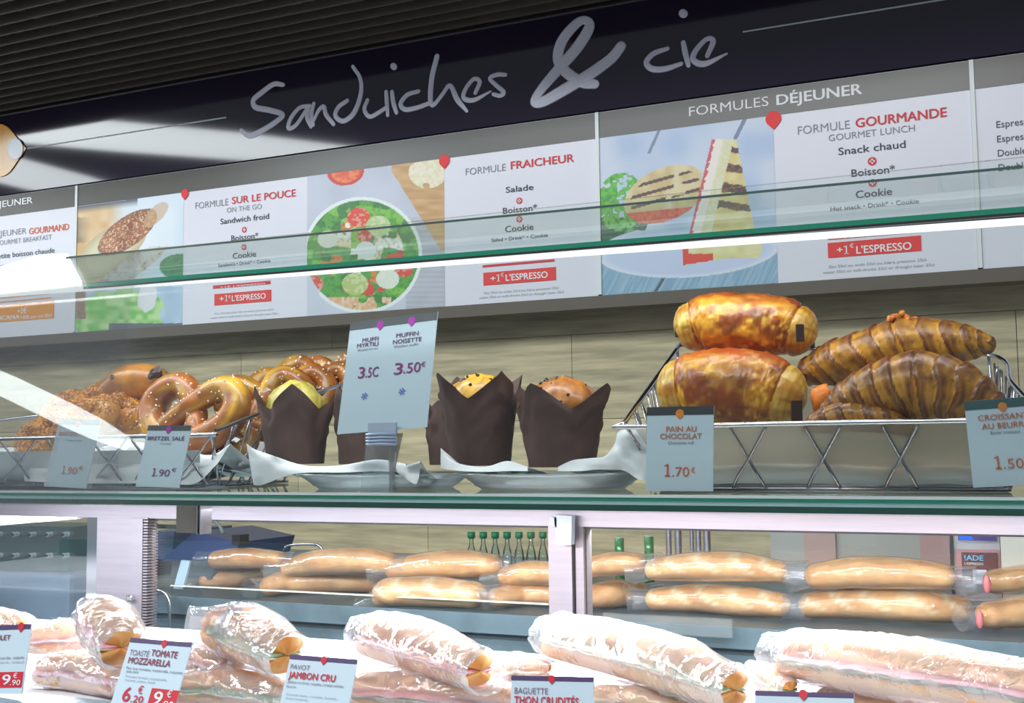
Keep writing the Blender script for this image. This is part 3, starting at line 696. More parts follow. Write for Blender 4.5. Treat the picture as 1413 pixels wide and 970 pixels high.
tt, (O, U, V, w_, h, N) = price_tag('muffin_price_tag', 'tall double price tag for blueberry and hazelnut muffins in a clear holder', (465, 599), (589, 589), (484, 445), 1.06,
   [('MUFFI', .17, .355, .80, .035, .011, S(100, 30, 100)), ('MYRTILI', .115, .36, .755, .035, .011, S(100, 30, 100)), ('Blueberries mu', .13, .36, .722, .02, 0, TX),
    ('MUFFIN', .56, .81, .805, .037, .011, S(100, 30, 100)), ('NOISETTE', .53, .85, .75, .037, .011, S(100, 30, 100)), ('Hazelnut muffin', .55, .82, .715, .022, 0, TX),
    ('3', .17, .24, .475, .098, .012, PU), ('.5C', .255, .40, .475, .086, .008, PU), ('3', .58, .67, .475, .098, .012, PU), ('.50', .685, .87, .478, .086, .008, PU), ('€', .875, .92, .52, .04, .004, PU),
    ], band=.075, markers=[(.36, S(190, 20, 180), .042), (.72, S(190, 20, 180), .042)])
for fx, fy in ((.27, .31), (.69, .32)):      # snowflake marks
    mb = MB(); mb.col = S(80, 120, 210); c = O+N*.001+U*w_*fx+V*h*fy
    for a in range(6):
        d = U*math.cos(a*math.pi/3+.26)+V*math.sin(a*math.pi/3+.26); e = N.cross(d)*.00035; L = .0042
        mb.add([c-e, c+d*L-e, c+d*L+e, c+e], [(0, 1, 2, 3)])
        for s_ in (-1, 1):
            g = (d+N.cross(d)*s_*.9).normalized(); b0 = c+d*L*.55; e2 = N.cross(g)*.0003
            mb.add([b0-e2, b0+g*L*.4-e2, b0+g*L*.4+e2, b0+e2], [(0, 1, 2, 3)])
    mb.build('snowflake', m_ink, tt)
# its acrylic stand
hp = at(520, 674, 1.06)
st = thing('tag_holder', (at(520, 674, 1.06).x, 1.075, Zs), 'clear acrylic stand holding up the muffin price tag', 'holder')
zt_ = at(520, 598, 1.06).z
MB().hexa([Vector((at(497, 674, 1.06).x, 1.06, Zs)), Vector((at(541, 674, 1.06).x, 1.06, Zs)), Vector((at(541, 600, 1.06).x, 1.07, zt_)), Vector((at(500, 600, 1.06).x, 1.07, zt_))], (0, .0018, 0)).build('front_plate', m_trans, st)
MB().hexa([Vector((at(537, 674, 1.06).x, 1.06, Zs)), Vector((at(561, 594, 1.14).x, 1.12, Zs+.0)), Vector((at(561, 594, 1.14).x, 1.10, zt_)), Vector((at(548, 600, 1.06).x, 1.07, zt_))], (.0015, 0, 0)).build('side_plate', m_trans, st)
cl = thing('tag_clip', (at(530, 600, 1.055).x, 1.055, at(530, 617, 1.055).z), 'translucent bluish ribbed plastic clip at foot of the tall muffin tag', 'clip')
mb = MB(); c0 = at(509, 614, 1.054); c1 = at(547, 583, 1.054)
MB().box((c0.x, 1.052, c0.z), (c1.x, 1.056, c1.z)).build('clip_plate', M('clip_blue', S(196, 208, 228), .2, spec=.8), cl)
for k in range(4):
    zz = c0.z+.0005+k*.0035
    MB().sweep([(c0.x-.0015, 1.051, zz), ((c0.x+c1.x)/2, 1.050, zz+.0006), (c1.x+.0015, 1.051, zz)], [.0014]*3, 8).build('rib', M('clip_rib', S(190, 204, 232), .15, spec=.9), cl, smooth=True)

RB = S(212, 44, 60); PB = S(150, 60, 84)
low_band = M('cardband_violet', S(90, 70, 110), .4)
price_tag('price_tag', 'lower price tag with red 9.90 box at bottom left corner', (-95, 958), (30, 957), (-80, 866), .735,
   [('CLUB POULET', .35, .8, .78, .07, .015, PB), ('poulet, sauce moutarde, salade', .35, .98, .50, .035, 0, TX), ('chicken, mustard, salad', .35, .98, .44, .03, 0, S(160, 165, 175)), ('9', .78, .865, .13, .14, .02, WHT), ('€', .89, .935, .22, .07, 0, WHT), ('.90', .87, .975, .12, .075, .01, WHT)],
   band=.07, bandcol=low_band, markers=[(.90, RB, .032)], boxes=[(.62, .09, .99, .31, RB)])
price_tag('price_tag', 'lower price tag reading TOASTÉ TOMATE MOZZARELLA, 6.20 and 9.90', (150, 980), (236, 990), (181, 880), .735,
   [('TOASTÉ', .06, .38, .76, .075, -.005, S(110, 70, 100)), ('TOMATE', .41, .83, .775, .085, .02, PB), ('MOZZARELLA', .08, .76, .65, .085, .02, PB),
    ('Pain aux tomates, mozzarella, roquette', .08, .99, .57, .035, 0, TX), ('pesto, basilic', .1, .3, .525, .035, 0, TX), ('Tomato bread, mozzarella,', .1, .78, .46, .03, 0, S(160, 165, 175)), ('rocket, pesto, basil', .12, .6, .41, .03, 0, S(160, 165, 175)),
    ('6', .16, .28, .14, .19, .015, RB), ('€', .38, .45, .26, .10, .01, RB), ('.20', .31, .50, .14, .09, .01, RB), ('9', .66, .79, .14, .17, .02, WHT), ('€', .85, .92, .25, .09, .01, WHT), ('.90', .80, .99, .11, .09, .01, WHT)],
   band=.06, bandcol=low_band, markers=[(.57, RB, .045)], boxes=[(.585, .06, 1.02, .35, RB)])
price_tag('price_tag', 'lower price tag reading PAVOT JAMBON CRU, second to right of the tomato one', (382, 990), (476, 1000), (401, 903), .735,
   [('PAVOT', .05, .34, .77, .075, -.005, S(120, 70, 100)), ('JAMBON CRU', .05, .74, .63, .10, .025, RB), ('Jambon cru fumé, roquette, tomates séchées', .05, .88, .55, .04, 0, TX), ('beurre', .05, .19, .48, .035, 0, TX), ('Cured ham, rocket, butter,', .07, .83, .36, .03, 0, S(160, 165, 175)), ('dried tomatoes', .07, .4, .30, .03, 0, S(160, 165, 175))],
   band=.07, bandcol=low_band, markers=[(.52, RB, .045)])
price_tag('price_tag', 'lower price tag reading BAGUETTE THON CRUDITÉS at the bottom centre', (703, 1015), (818, 1020), (706, 932), .735,
   [('BAGUETTE', .05, .46, .70, .10, -.005, S(120, 70, 100)), ('THON CRUDITÉS', .05, .83, .53, .125, .02, RB), ('Thon, mayonnaise, oeuf, salade', .06, .8, .42, .05, 0, TX)],
   band=.075, bandcol=low_band, markers=[(.5, RB, .04)])
price_tag('price_tag', 'lower price tag cut off by the frame beneath the ham baguette', (1041, 1035), (1180, 1042), (1042, 953), .735,
   [('BAGUETTE', .05, .46, .62, .11, -.005, S(120, 70, 100)), ('JAMBON BEURRE', .05, .83, .45, .125, .02, RB)],
   band=.075, bandcol=low_band, markers=[(.5, RB, .045)])
LIPZ = at(150, 974, .74).z
MB().box((-2.2, .70, ZD), (.25, .755, LIPZ)).build('tag_rail', M('rail_teal', S(120, 150, 158), .25, spec=.6), case)

# ------------------------------------------------------------------ wire baskets
def basket(label, fl, fr, rl, rr, zb, xs, Yf, Yr, px_rng):
    """fl.. rim corners as points; zb bottom height; xs list of px centres of the crossing wires"""
    t = thing('wire_basket', ((fl.x+fr.x)/2, (Yf+Yr)/2, zb), label, 'basket')
    r = .0026
    rim = spline([tuple(rl), tuple(lerp(rl, fl, .5)), tuple(lerp(rl, fl, .94)), tuple(fl+Vector((.006, 0, 0))), tuple(lerp(fl, fr, .5)), tuple(fr-Vector((.006, 0, 0))), tuple(lerp(rr, fr, .94)), tuple(lerp(rr, fr, .5)), tuple(rr), tuple(lerp(rr, rl, .5)), tuple(rl)], 6)
    MB().sweep([Vector(p) for p in rim], [r]*len(rim), 10).build('rim', m_chrome, t, smooth=True)
    ins = .03; b = [Vector((fl.x+ins, Yf+.03, zb+.0025)), Vector((fr.x-ins, Yf+.03, zb+.0025)), Vector((fr.x-ins*1.6, Yr-.03, zb+.0025)), Vector((rl.x+ins*.6, Yr-.03, zb+.0025))]
    MB().sweep([b[0], b[1], b[2], b[3], b[0]], [.0018]*5, 8).build('base_ring', m_wire, t, smooth=True)
    for k in range(1, 6): 
        MB().tube([lerp(b[0], b[3], k/6), lerp(b[1], b[2], k/6)], .0013, 6).build('base_wire', m_wire, t, smooth=True)
    def cross(p0, p1, q0, q1):    # two crossing wires between rim p0..p1 and base q0..q1
        for a, c in ((p0, q1), (p1, q0)):
            m_ = lerp(a, c, .55); sp = spline([tuple(a), tuple(lerp(a, c, .3)), tuple(m_), tuple(lerp(a, c, .8)+Vector((0, -.003, .001))), tuple(c)], 4)
            MB().sweep([Vector(p) for p in sp], [.0016]*len(sp), 8).build('cross_wire', m_wire, t, smooth=True)
    for cx in xs:
        w_ = 27
        p0 = at(cx-w_, 590, Yf); p1 = at(cx+w_, 590, Yf); p0.z = p1.z = fl.z
        q0 = at(cx-w_+6, 672, Yf+.03); q1 = at(cx+w_-2, 672, Yf+.03); q0.z = q1.z = zb+.003
        cross(p0, p1, q0, q1)
    for A_, B_, q0_, q1_ in ((fl, rl, b[0], b[3]), (fr, rr, b[1], b[2])):
        for k in range(4):
            cross(lerp(A_, B_, k/4+.03), lerp(A_, B_, k/4+.2), lerp(q0_, q1_, k/4+.03), lerp(q0_, q1_, k/4+.2))
        # close uprights under the side rim
        for k in range(9):
            a = lerp(A_, B_, (k+.5)/9); c = lerp(q0_, q1_, (k+.5)/9)
            MB().tube([a, lerp(a, c, .5)+Vector((.002 if A_ is fr else -.002, 0, 0)), c], .0011, 6).build('side_wire', m_wire, t, smooth=True)
    return t, b
Yf, Yr = 1.10, 1.34
fl, fr = at(858, 589, Yf), at(1441, 588, Yf); fr.z = fl.z
rl, rr = at(938, 476, Yr), at(1361, 489, Yr)
bk, bb = basket('chromed wire basket holding the chocolate rolls and croissants', fl, fr, rl, rr, Zs, [925, 1032, 1135, 1242], Yf, Yr, None)
Yf1 = 1.10
fl1, fr1 = at(-150, 602, Yf1), at(284, 600, Yf1); fl1.z = fr1.z
rl1, rr1 = at(-60, 588, 1.36), at(486, 519, 1.36)
bk1, bb1 = basket('chromed wire basket full of pretzels at the left of shelf', fl1, fr1, rl1, rr1, Zs, [25, 150, 265, 90, 205], Yf1, 1.36, None)
def tray(b, fl, fr, rl, rr, parent, m, name, inset=.004):
    rows = []
    n = 14
    up_ = [(-.012, .026+.0), (.004, .010), (.012, .02)]
    vs = []; A = Vector((0, inset, 0))
    prof = [(fl+A+Vector((0, 0, -.001)), fr+A+Vector((0, 0, -.001))), (lerp(fl, b[0], .5)+A, lerp(fr, b[1], .5)+A), (b[0]+Vector((0, .006, .004)), b[1]+Vector((0, .006, .004))),
            (lerp(b[0], b[3], .5)+Vector((0, 0, .012)), lerp(b[1], b[2], .5)+Vector((0, 0, .012))), (b[3]+Vector((0, -.01, .03)), b[2]+Vector((0, -.01, .03))), (lerp(b[3], rl, .8), lerp(b[2], rr, .8))]
    for a, c in prof:
        for i in range(n+1):
            p = lerp(a, c, .035+.93*i/n); q = vnoise(p.x*22, p.y*30, p.z*30)-.5; vs.append(p+Vector((0, q*.006, q*.004)))
    W = n+1
    return MB().add(vs, [(j*W+i, j*W+i+1, (j+1)*W+i+1, (j+1)*W+i) for j in range(len(prof)-1) for i in range(n)]).build(name, m, parent, smooth=True)
tray(bb, fl, fr, rl, rr, bk, m_liners, 'tray_liner')
dn = Vector((0, 0, -.016)); tray(bb1, fl1+dn, fr1+dn, rl1+dn*2, rr1+dn*2, bk1, m_liner, 'paper_lining', .014)
def sheet(name, label, top, bot, depth, m=m_liner, cat='paper', amp=.004, parent=None, Y=1.09):
    """paper whose visible edge runs along top/bottom polylines and that folds back by 'depth'"""
    a = spline([(x, y) for x, y in top], 5); n = len(a); bx = spline([(x, y) for x, y in bot], 5)
    vs = []; rows = 6
    def samp(L, t):
        k = t*(len(L)-1); i = min(int(k), len(L)-2); return L[i]+(L[i+1]-L[i])*(k-i)
    for j in range(rows+1):
        for i in range(n):
            s_ = samp(a, i/(n-1))*(1-j/rows)+samp(bx, i/(n-1))*(j/rows)
            q = vnoise(s_[0]*.06, s_[1]*.08, 4)-.5
            p = at(s_[0], s_[1], Y+q*amp*3+.01*(1-j/rows)); p.z = max(p.z, Zs+.0008); vs.append(p)
    W = n; fs = [(j*W+i, j*W+i+1, (j+1)*W+i+1, (j+1)*W+i) for j in range(rows) for i in range(W-1)]
    # folded back part under the food
    base = len(vs)
    for k in range(1, 4):
        for i in range(n):
            p = vs[i]; vs.append(Vector((p.x+depth*.2*k/3, p.y+depth*k/3, max(Zs+.001, lerp(p.z, Zs+.012, min(1, k/1.5))))))
    fs += [(base+(k-1)*W+i, base+(k-1)*W+i+1, base+k*W+i+1, base+k*W+i) for k in range(1, 3) for i in range(W-1)]
    fs += [(i+1, i, base+i, base+i+1) for i in range(W-1)]
    o = MB().add(vs, fs).build(name, m, parent, smooth=True)
    return tag(o, label, cat) if not parent else o
sheet('paper_liner', 'white paper liner fallen over the right end of left basket, under the big salted pretzel', [(28, 624), (60, 640), (120, 622), (180, 610), (240, 618), (290, 628), (318, 612)], [(34, 664), (80, 666), (130, 667), (180, 667), (230, 667), (270, 667), (300, 640)], .12, Y=1.122)
sheet('paper_liner', 'white paper liner corner hanging beneath the left pair of muffins', [(340, 612), (352, 620), (375, 628), (420, 642), (470, 642), (520, 634), (560, 640)], [(350, 669), (362, 669), (400, 655), (430, 652), (470, 652), (520, 650), (560, 652)], .12, Y=1.10)
sheet('paper_liner', 'white paper liner scrap folded down beside the acrylic tag stand', [(545, 640), (560, 642), (580, 636)], [(548, 652), (572, 668), (578, 660)], .04, Y=1.09)
sheet('paper_liner', 'white paper liner under the two hazelnut muffins, pointed corner up', [(608, 618), (616, 630), (635, 640), (670, 644), (700, 636), (728, 644)], [(608, 646), (620, 648), (640, 650), (670, 651), (700, 650), (728, 650)], .12, Y=1.10)
sheet('paper_liner', 'white paper liner sweeping up from the right muffin to the wire basket', [(770, 644), (790, 635), (815, 632), (835, 629), (848, 612), (856, 594), (892, 592)], [(770, 650), (800, 650), (820, 648), (840, 648), (862, 650), (878, 660), (892, 664)], .10, Y=1.12)

# ------------------------------------------------------------------ pastries
def wpath(pts, k=5):
    """(px,py,Y,r_px) control points -> world centres and radii"""
    sp = spline(pts, k); C = []; Rr = []
    for x, y, Y, r in sp: C.append(at(x, y, Y)); Rr.append(max(.0008, r)*mpp(x, y, Y))
    return C, Rr
def roundcap(C, Rr, k=5):
    """add hemispherical ends"""
    def end(c, d, r): return [(c+d*(r*math.sin(a)*.8), max(r*math.cos(a), r*.06)) for a in [math.pi/2*i/k for i in range(1, k+1)]]
    a = end(C[0], (C[0]-C[1]).normalized(), Rr[0])[::-1]; b = end(C[-1], (C[-1]-C[-2]).normalized(), Rr[-1])
    return [p for p, _ in a]+C+[p for p, _ in b], [r for _, r in a]+Rr+[r for _, r in b]
G1, G2, G3, G4 = S(236, 176, 52), S(206, 122, 28), S(150, 74, 24), S(92, 40, 20)
def choc_roll(label, path, seed, sq):
    C, Rr = wpath(path, 9); C, Rr = roundcap(C, Rr, 6)
    def fn(t, th):
        x, y, z = t*9+seed, math.cos(th)*2.2, math.sin(th)*2.2
        r = 1+.06*(vnoise(x, y+5, z+9)-.5)+.07*(vnoise(x*3, y*3, z*3)-.5)+.03*(vnoise(x*8, y*6, z*6)-.5)
        for e in (.17, .86): r -= .05*math.exp(-((t-e)/.012)**2)
        return r
    def cf(t, th):
        up_ = math.sin(th); n = vnoise(t*9+seed, math.cos(th)*3, math.sin(th)*3); n2 = vnoise(t*30+seed, math.cos(th)*7, math.sin(th)*9)
        if t < .15 or t > .87:
            c = mix(mix(S(232, 196, 84), S(200, 132, 40), n*1.3-.15), S(150, 84, 30), max(0, n2-.6)*2)
            return mix(c, S(160, 96, 34), .6*max(0, math.sin(t*260+n*3)-.2))
        c = mix(S(216, 144, 30), S(158, 78, 18), n*2.6-.8); c = mix(c, S(240, 190, 72), max(0, n2-.52)*2.2); c = mix(c, S(120, 56, 20), max(0, .36-n2)*2.2)
        if up_ > .55: c = mix(c, S(170, 66, 12), (up_-.55)*1.9)
        if .30+.12*math.sin(seed) < t < .62 and abs(up_+.1) < .5 and n > .46: c = mix(c, S(134, 62, 26), .65)
        return c
    t = thing('chocolate_roll', C[len(C)//2]-Vector((0, 0, max(Rr)*sq)), label, 'pastry', 'chocolate rolls in the right basket')
    # densify
    dt = 6; P = []; Q = []
    for i in range(len(C)-1):
        for k in range(3): P.append(lerp(C[i], C[i+1], k/3)); Q.append(lerp(Rr[i], Rr[i+1], k/3))
    P.append(C[-1]); Q.append(Rr[-1])
    MB().sweep(P, Q, 56, fn, cf, sq=sq).build('dough', m_dough2, t, smooth=True)
    return t, C, Rr
def baton(parent, p, d, s=(.012, .0035, .009)):
    d = Vector(d).normalized(); u = d.cross(Vector((0, 0, 1))).normalized(); v = u.cross(d)
    q = Vector(p); o = MB(); o.hexa([q-u*s[1]-v*s[2], q+u*s[1]-v*s[2], q+u*s[1]+v*s[2], q-u*s[1]+v*s[2]], d*s[0]); return o.build('chocolate_baton', m_choc, parent)
t, C, Rr = choc_roll('golden chocolate roll on top of another at left of the right basket', [(960, 450, 1.22, 37), (980, 446, 1.22, 43), (1030, 446, 1.22, 44.5), (1075, 450, 1.22, 44), (1098, 456, 1.22, 37)], 2, .95)
baton(t, at(932, 454, 1.205), (1, .1, 0)); baton(t, at(1104, 459, 1.166), (-.2, 1, 0), (.01, .0040, .0085)); baton(t, at(1125, 449, 1.225), (-1, .2, 0), (.012, .003, .0045)); baton(t, at(1123, 474, 1.225), (-1, .2, 0), (.012, .003, .005))
t, C, Rr = choc_roll('larger golden chocolate roll under the other one, beside the price tag', [(942, 538, 1.18, 44), (962, 535, 1.18, 52), (1010, 534, 1.18, 54), (1055, 538, 1.18, 52), (1078, 545, 1.18, 44)], 5, .98)
baton(t, at(921, 510, 1.175), (1, .1, 0), (.01, .003, .003)); baton(t, at(1100, 567, 1.135), (-.3, 1, 0), (.012, .005, .010)); baton(t, at(1112, 523, 1.185), (-1, .2, 0), (.012, .003, .005))
def croissant(label, path, seed, nb, tone=0):
    C, Rr = wpath(path, 12); C, Rr = roundcap(C, Rr, 4)
    P = []; Q = []
    for i in range(len(C)-1):
        for k in range(2): P.append(lerp(C[i], C[i+1], k/2)); Q.append(lerp(Rr[i], Rr[i+1], k/2))
    P.append(C[-1]); Q.append(Rr[-1])
    def ph(t, th): 
        u = t*nb+.55*math.sin(th+.9)+.5*(vnoise(t*5+seed, math.cos(th)*1.5, math.sin(th)*1.5)-.5); return u-math.floor(u), math.floor(u)
    def fn(t, th):
        f, k = ph(t, th); s_ = 1 if t < .5 else -1
        g = f if s_ > 0 else 1-f
        return .93+.12*(g**.6)*(1 if g < .93 else (1-g)/.07)+.04*(vnoise(t*20+seed, math.cos(th)*4, math.sin(th)*4)-.5)
    def cf(t, th):
        f, k = ph(t, th); g = f if t < .5 else 1-f
        n = vnoise(t*14+seed, math.cos(th)*4+k, math.sin(th)*4); n2 = vnoise(t*60+seed, math.cos(th)*6, math.sin(th)*6)
        st = max(0, math.sin((g*5+n*1.2)*math.pi))*.5
        c = mix(S(206, 142, 40), S(112, 56, 22), g*1.5-.2+n*.9-.35+tone); c = mix(c, S(232, 178, 70), st*.8*(1-g*.5)); c = mix(c, S(90, 42, 20), max(0, n2-.62)*2.0)
        c = mix(c, S(100, 44, 18), max(0, math.sin(th)-.25)*.8*(n2*1.2)+max(0, tone)*.5)
        return c
    t = thing('croissant', C[len(C)//2]-Vector((0, 0, max(Rr))), label, 'pastry', 'croissants in the right basket')
    MB().sweep(P, Q, 60, fn, cf, sq=.95).build('dough', m_dough2, t, smooth=True)
    return t, C, Rr
croissant('golden croissant lying behind the darker one, its tip over basket rim', [(1118, 512, 1.22, 22), (1150, 502, 1.22, 33), (1200, 487, 1.22, 35), (1243, 477, 1.22, 41), (1290, 473, 1.22, 35), (1335, 474, 1.22, 27), (1362, 475, 1.22, 15)], 3, 11, -.12)
t, C, Rr = croissant('large brown croissant at the front of right basket, arched back', [(1142, 566, 1.14, 14), (1172, 552, 1.14, 30), (1215, 540, 1.14, 43), (1265, 533, 1.14, 51), (1315, 540, 1.14, 47), (1358, 562, 1.14, 34), (1388, 590, 1.14, 15)], 8, 13, .04)
mb = MB(); rg = random.Random(2)
for k in range(26):
    mb.col = mix(S(236, 150, 50), S(196, 90, 24), rg.random()); p = at(1243+rg.gauss(0, 9), 440+rg.gauss(0, 3.4), 1.21+rg.gauss(0, .006)); mb.ball(p, .0035, 6, 5, jit=.6, rnd=rg)
croissant('dark croissant end peeking out under front croissant, behind basket rim', [(1112, 590, 1.125, 10), (1140, 580, 1.125, 20), (1180, 574, 1.125, 22), (1225, 580, 1.125, 20), (1260, 596, 1.125, 9)], 12, 8, .1)
o = mb.build('crust_knob', m_dough2, bpy.data.objects['croissant'], smooth=True)
tag(MB().ball(at(1134, 551, 1.15), .011, 10, 7, (1, .8, 1.3), jit=.5, rnd=rg).build('pastry_piece', M('orange_crust', S(240, 130, 36), .4, var=(120, .3)), smooth=True), 'small orange lump of pastry between chocolate roll and front croissant', 'pastry')

PZ = [(-.42,-.74,.09,.6),(-.3,-.45,.10,.75),(-.12,-.12,.08,.85),(.04,.1,.10,.9),(.16,.34,.04,.95),(.38,.6,0,1),(.66,.62,0,1.05),(.92,.25,0,1.1),(.86,-.3,0,1.15),(.48,-.72,0,1.2),(0,-.86,0,1.25),
      (-.48,-.72,0,1.2),(-.86,-.3,0,1.15),(-.92,.25,0,1.1),(-.66,.62,0,1.05),(-.38,.6,0,1),(-.16,.34,.02,.95),(-.04,.1,-.06,.9),(.12,-.12,-.02,.85),(.3,-.45,.08,.75),(.42,-.74,.09,.6)]
def pretzel(label, px, py, Y, hw, hh, rot, leanb, yaw, seed, kind, group, thick=.19, name='salted_pretzel', ngr=125):
    c = at(px, py, Y); k = mpp(px, py, Y); W = hw*k*1.12; H = hh*k
    N = Vector((math.sin(yaw)*math.cos(leanb), -math.cos(yaw)*math.cos(leanb), math.sin(leanb))).normalized()
    U = Vector((math.cos(yaw), math.sin(yaw), 0)); V = N.cross(U) if N.cross(U).z > 0 else U.cross(N)
    ca, sa = math.cos(rot), math.sin(rot)
    P = []; Q = []; sc_ = (W+H)/2
    for x, y, z, r in spline(PZ, 7):
        a, b = x*ca-y*sa, x*sa+y*ca
        P.append(c+U*(a*W*.86)+V*(b*H*.86)+N*(z*sc_)); Q.append(r*thick*sc_)
    P, Q = roundcap(P, Q, 3)
    def fn(t, th): return 1+.10*(vnoise(t*14+seed, math.cos(th)*1.5, math.sin(th)*1.5)-.5)
    def cf(t, th):
        n = vnoise(t*16+seed, math.cos(th)*2, math.sin(th)*2)
        if kind: return mix(S(224, 160, 24), S(150, 84, 20), n*1.5-.2)
        c = mix(S(176, 100, 22), S(108, 54, 22), n*1.8-.4); c = mix(c, S(226, 172, 44), max(0, n-.55)*2.4)
        return c
    t = thing(name, c-Vector((0, 0, H)), label, 'pretzel', group)
    MB().sweep(P, Q, 18, fn, cf, up=N).build('dough', m_dough, t, smooth=True)
    rg = random.Random(seed); mb = MB()
    for i in range(ngr*(7 if kind else 1)):
        j = rg.randrange(2, len(P)-2); T = (P[j+1]-P[j-1]).normalized(); B = T.cross(N).normalized(); a = rg.uniform(-1.35, 1.35) if kind else rg.gauss(0, .8)
        p = P[j]+T*rg.uniform(-.004, .004)+(N*math.cos(a)+B*math.sin(a))*Q[j]*1.0
        mb.col = mix(S(232, 166, 52), S(138, 76, 24), rg.random()**1.4); mb.grain(p, rg.uniform(.0016, .0032) if kind else rg.uniform(.0012, .0022), rg)
    stuff(mb.build('seed_crust' if kind else 'salt_grains', M('seed_crust', attr=True, rough=.45, var=(300, .25)) if kind else m_salt, t))
    return t
gs, gc = 'salted pretzels in the left basket', 'seed-crusted pretzels in the left basket'
pretzel('large salted brown pretzel standing at the front of the left basket', 266, 566, 1.20, 88, 62, -.16, .30, -.08, 1, 0, gs, .22)
pretzel('salted pretzel tipped low, its loop showing under the big pretzel', 290, 612, 1.21, 66, 36, .5, .6, .3, 11, 0, gs, .2)
pretzel('salted pretzel directly behind the left muffin, first of the row', 366, 553, 1.27, 62, 56, .25, .3, .45, 2, 0, gs, .22)
pretzel('salted pretzel second in the row going back behind the muffin', 402, 542, 1.30, 56, 50, .1, .35, .5, 3, 0, gs, .23)
pretzel('salted pretzel third in the row, rising above the basket rim', 434, 530, 1.33, 52, 46, -.2, .3, .5, 4, 0, gs, .24)
pretzel('salted pretzel at the end of the row, half behind the muffin tag', 466, 520, 1.36, 48, 42, .2, .3, .4, 5, 0, gs, .24)
pretzel('seed-crusted pretzel leaning behind the big salted pretzel', 172, 556, 1.23, 62, 46, .3, .5, .1, 6, 1, gc, .27, 'seeded_pretzel')
pretzel('seed-crusted pretzel in the middle of the seeded heap', 108, 574, 1.19, 58, 40, -.3, .6, 0, 7, 1, gc, .27, 'seeded_pretzel')
pretzel('seed-crusted pretzel lying lowest at the left front of heap', 62, 600, 1.15, 46, 38, .6, .5, -.2, 8, 1, gc, .27, 'seeded_pretzel')
t = thing('puff_pastry', at(205, 540, 1.24), 'glazed pastry with dark baked chips behind the seeded pretzels', 'pastry')
C, Rr = wpath([(150, 545, 1.24, 22), (180, 530, 1.24, 28), (212, 527, 1.24, 22), (236, 540, 1.24, 14)], 5); C, Rr = roundcap(C, Rr, 4)
MB().sweep(C, Rr, 24, lambda a, b: 1+.12*(vnoise(a*9, math.cos(b)*2, math.sin(b)*2)-.5), lambda a, b: mix(S(206, 140, 40), S(140, 78, 26), vnoise(a*9, b*2, 2))).build('dough', m_dough2, t, smooth=True)
for x, y, r in ((156, 522, 6), (216, 514, 10), (208, 519, 6)): MB().ball(at(x, y, 1.215), r*mpp(x, y, 1.2), 9, 6, (1, .5, .8), .5, rg).build('dark_chip', m_choc, t)

def muffin(label, px, base_y, Y, bw, tw, peak, low, dome_top, seed, ph, kind, group='muffins in brown tulip paper cups'):
    c = at(px, base_y, Y); k = mpp(px, base_y, Y); c.z = max(c.z, Zs+.004); rg = random.Random(seed)
    H = (base_y-peak)*k; Hl = (base_y-low)*k; rb = bw*k/2*.95; rt = tw*k/2*.95
    t = thing('muffin', c, label, 'muffin', group)
    rows = 16; n = 72; prof = [(lerp(rb, rt, (i/rows)**1.2), i/rows) for i in range(rows+1)]
    def pk(a):
        u = ((a-ph)/(math.pi/2)) % 1; return 1-abs(u-.5)*2
    def fn(r, z, a, i):
        p = pk(a); h = Hl+(H-Hl)*p**1.15
        rr = r*(1-.10*(1-p)*z+.16*p*max(0, z-.55))*(1+.045*abs(math.sin(a*4+seed))*z+.02*math.sin(a*7+z*3)*z)+.0012*(vnoise(a*4, z*9, seed)-.5)*6*z
        if z*h > Hl*.8: rr *= 1+.10*(p-.6)*(z-.6)
        return rr, z*h
    mb = MB(); mb.lathe(c, prof, n, fn)
    inner = [(r-.0010, z) for r, z in prof][::-1]; mb.lathe(c, inner, n, lambda r, z, a, i: fn(r, z, a, i))
    mb.disc(c+Vector((0, 0, .0005)), (1, 0, 0), (0, 1, 0), rb*.99, n)
    mb.build('paper_cup', m_paper, t, smooth=True)
    # cake: body and domed top
    ht = (base_y-dome_top)*k; rr_ = rt*(.87 if kind else .80); mb = MB()
    pr_ = [(rb*.9, .003), (lerp(rb, rt, .5)*.82, Hl*.7), (rr_*.97, Hl*.90)]
    for i in range(1, 9):
        a = math.pi/2*i/8; pr_.append((rr_*math.cos(a)+.0005, Hl*.92+(ht-Hl*.92)*math.sin(a)))
    cols = {0: (S(206, 190, 90), S(150, 132, 50)), 1: (S(238, 184, 48), S(176, 120, 44)), 2: (S(206, 130, 44), S(140, 82, 36))}[kind]
    mb.lathe(c, pr_, 40, lambda r, z, a, i: (r*(1+.10*(vnoise(math.cos(a)*2.5+seed, math.sin(a)*2.5, z*120)-.5)), z+.005*(vnoise(r*260+seed, a*2, 1)-.5)*(i > 2)),
             lambda i, a, p: mix(cols[0], cols[1], vnoise(p[0]*180, p[1]*180, p[2]*180)*1.8-.4))
    mb.build('cake', m_dough, t, smooth=True)
    if kind:
        mb = MB()
        for i in range(34):
            a = rg.uniform(0, 6.28); e = rg.uniform(.25, 1.45); r = rr_*math.cos(e)*1.0; z = Hl*.92+(ht-Hl*.92)*math.sin(e)
            mb.grain(c+Vector((r*math.cos(a), r*math.sin(a), z)), rg.uniform(.0015, .0038), rg)
        stuff(mb.build('chocolate_pieces', m_choc, t))
        sp = [(rr_*math.cos(e)*math.cos(2.2), rr_*math.cos(e)*math.sin(2.2)*.2, Hl*.92+(ht-Hl*.92)*math.sin(e)+.001) for e in (.5, .8, 1.1, 1.4)]
        MB().sweep([c+Vector(q) for q in sp], [.003, .004, .004, .002], 8).build('glaze_streak', m_choc, t, smooth=True)
    return t
muffin('blueberry muffin with pale yellow top, left of the tall price tag', 408, 640, 1.19, 82, 112, 532, 566, 526, 1, -.25, 0)
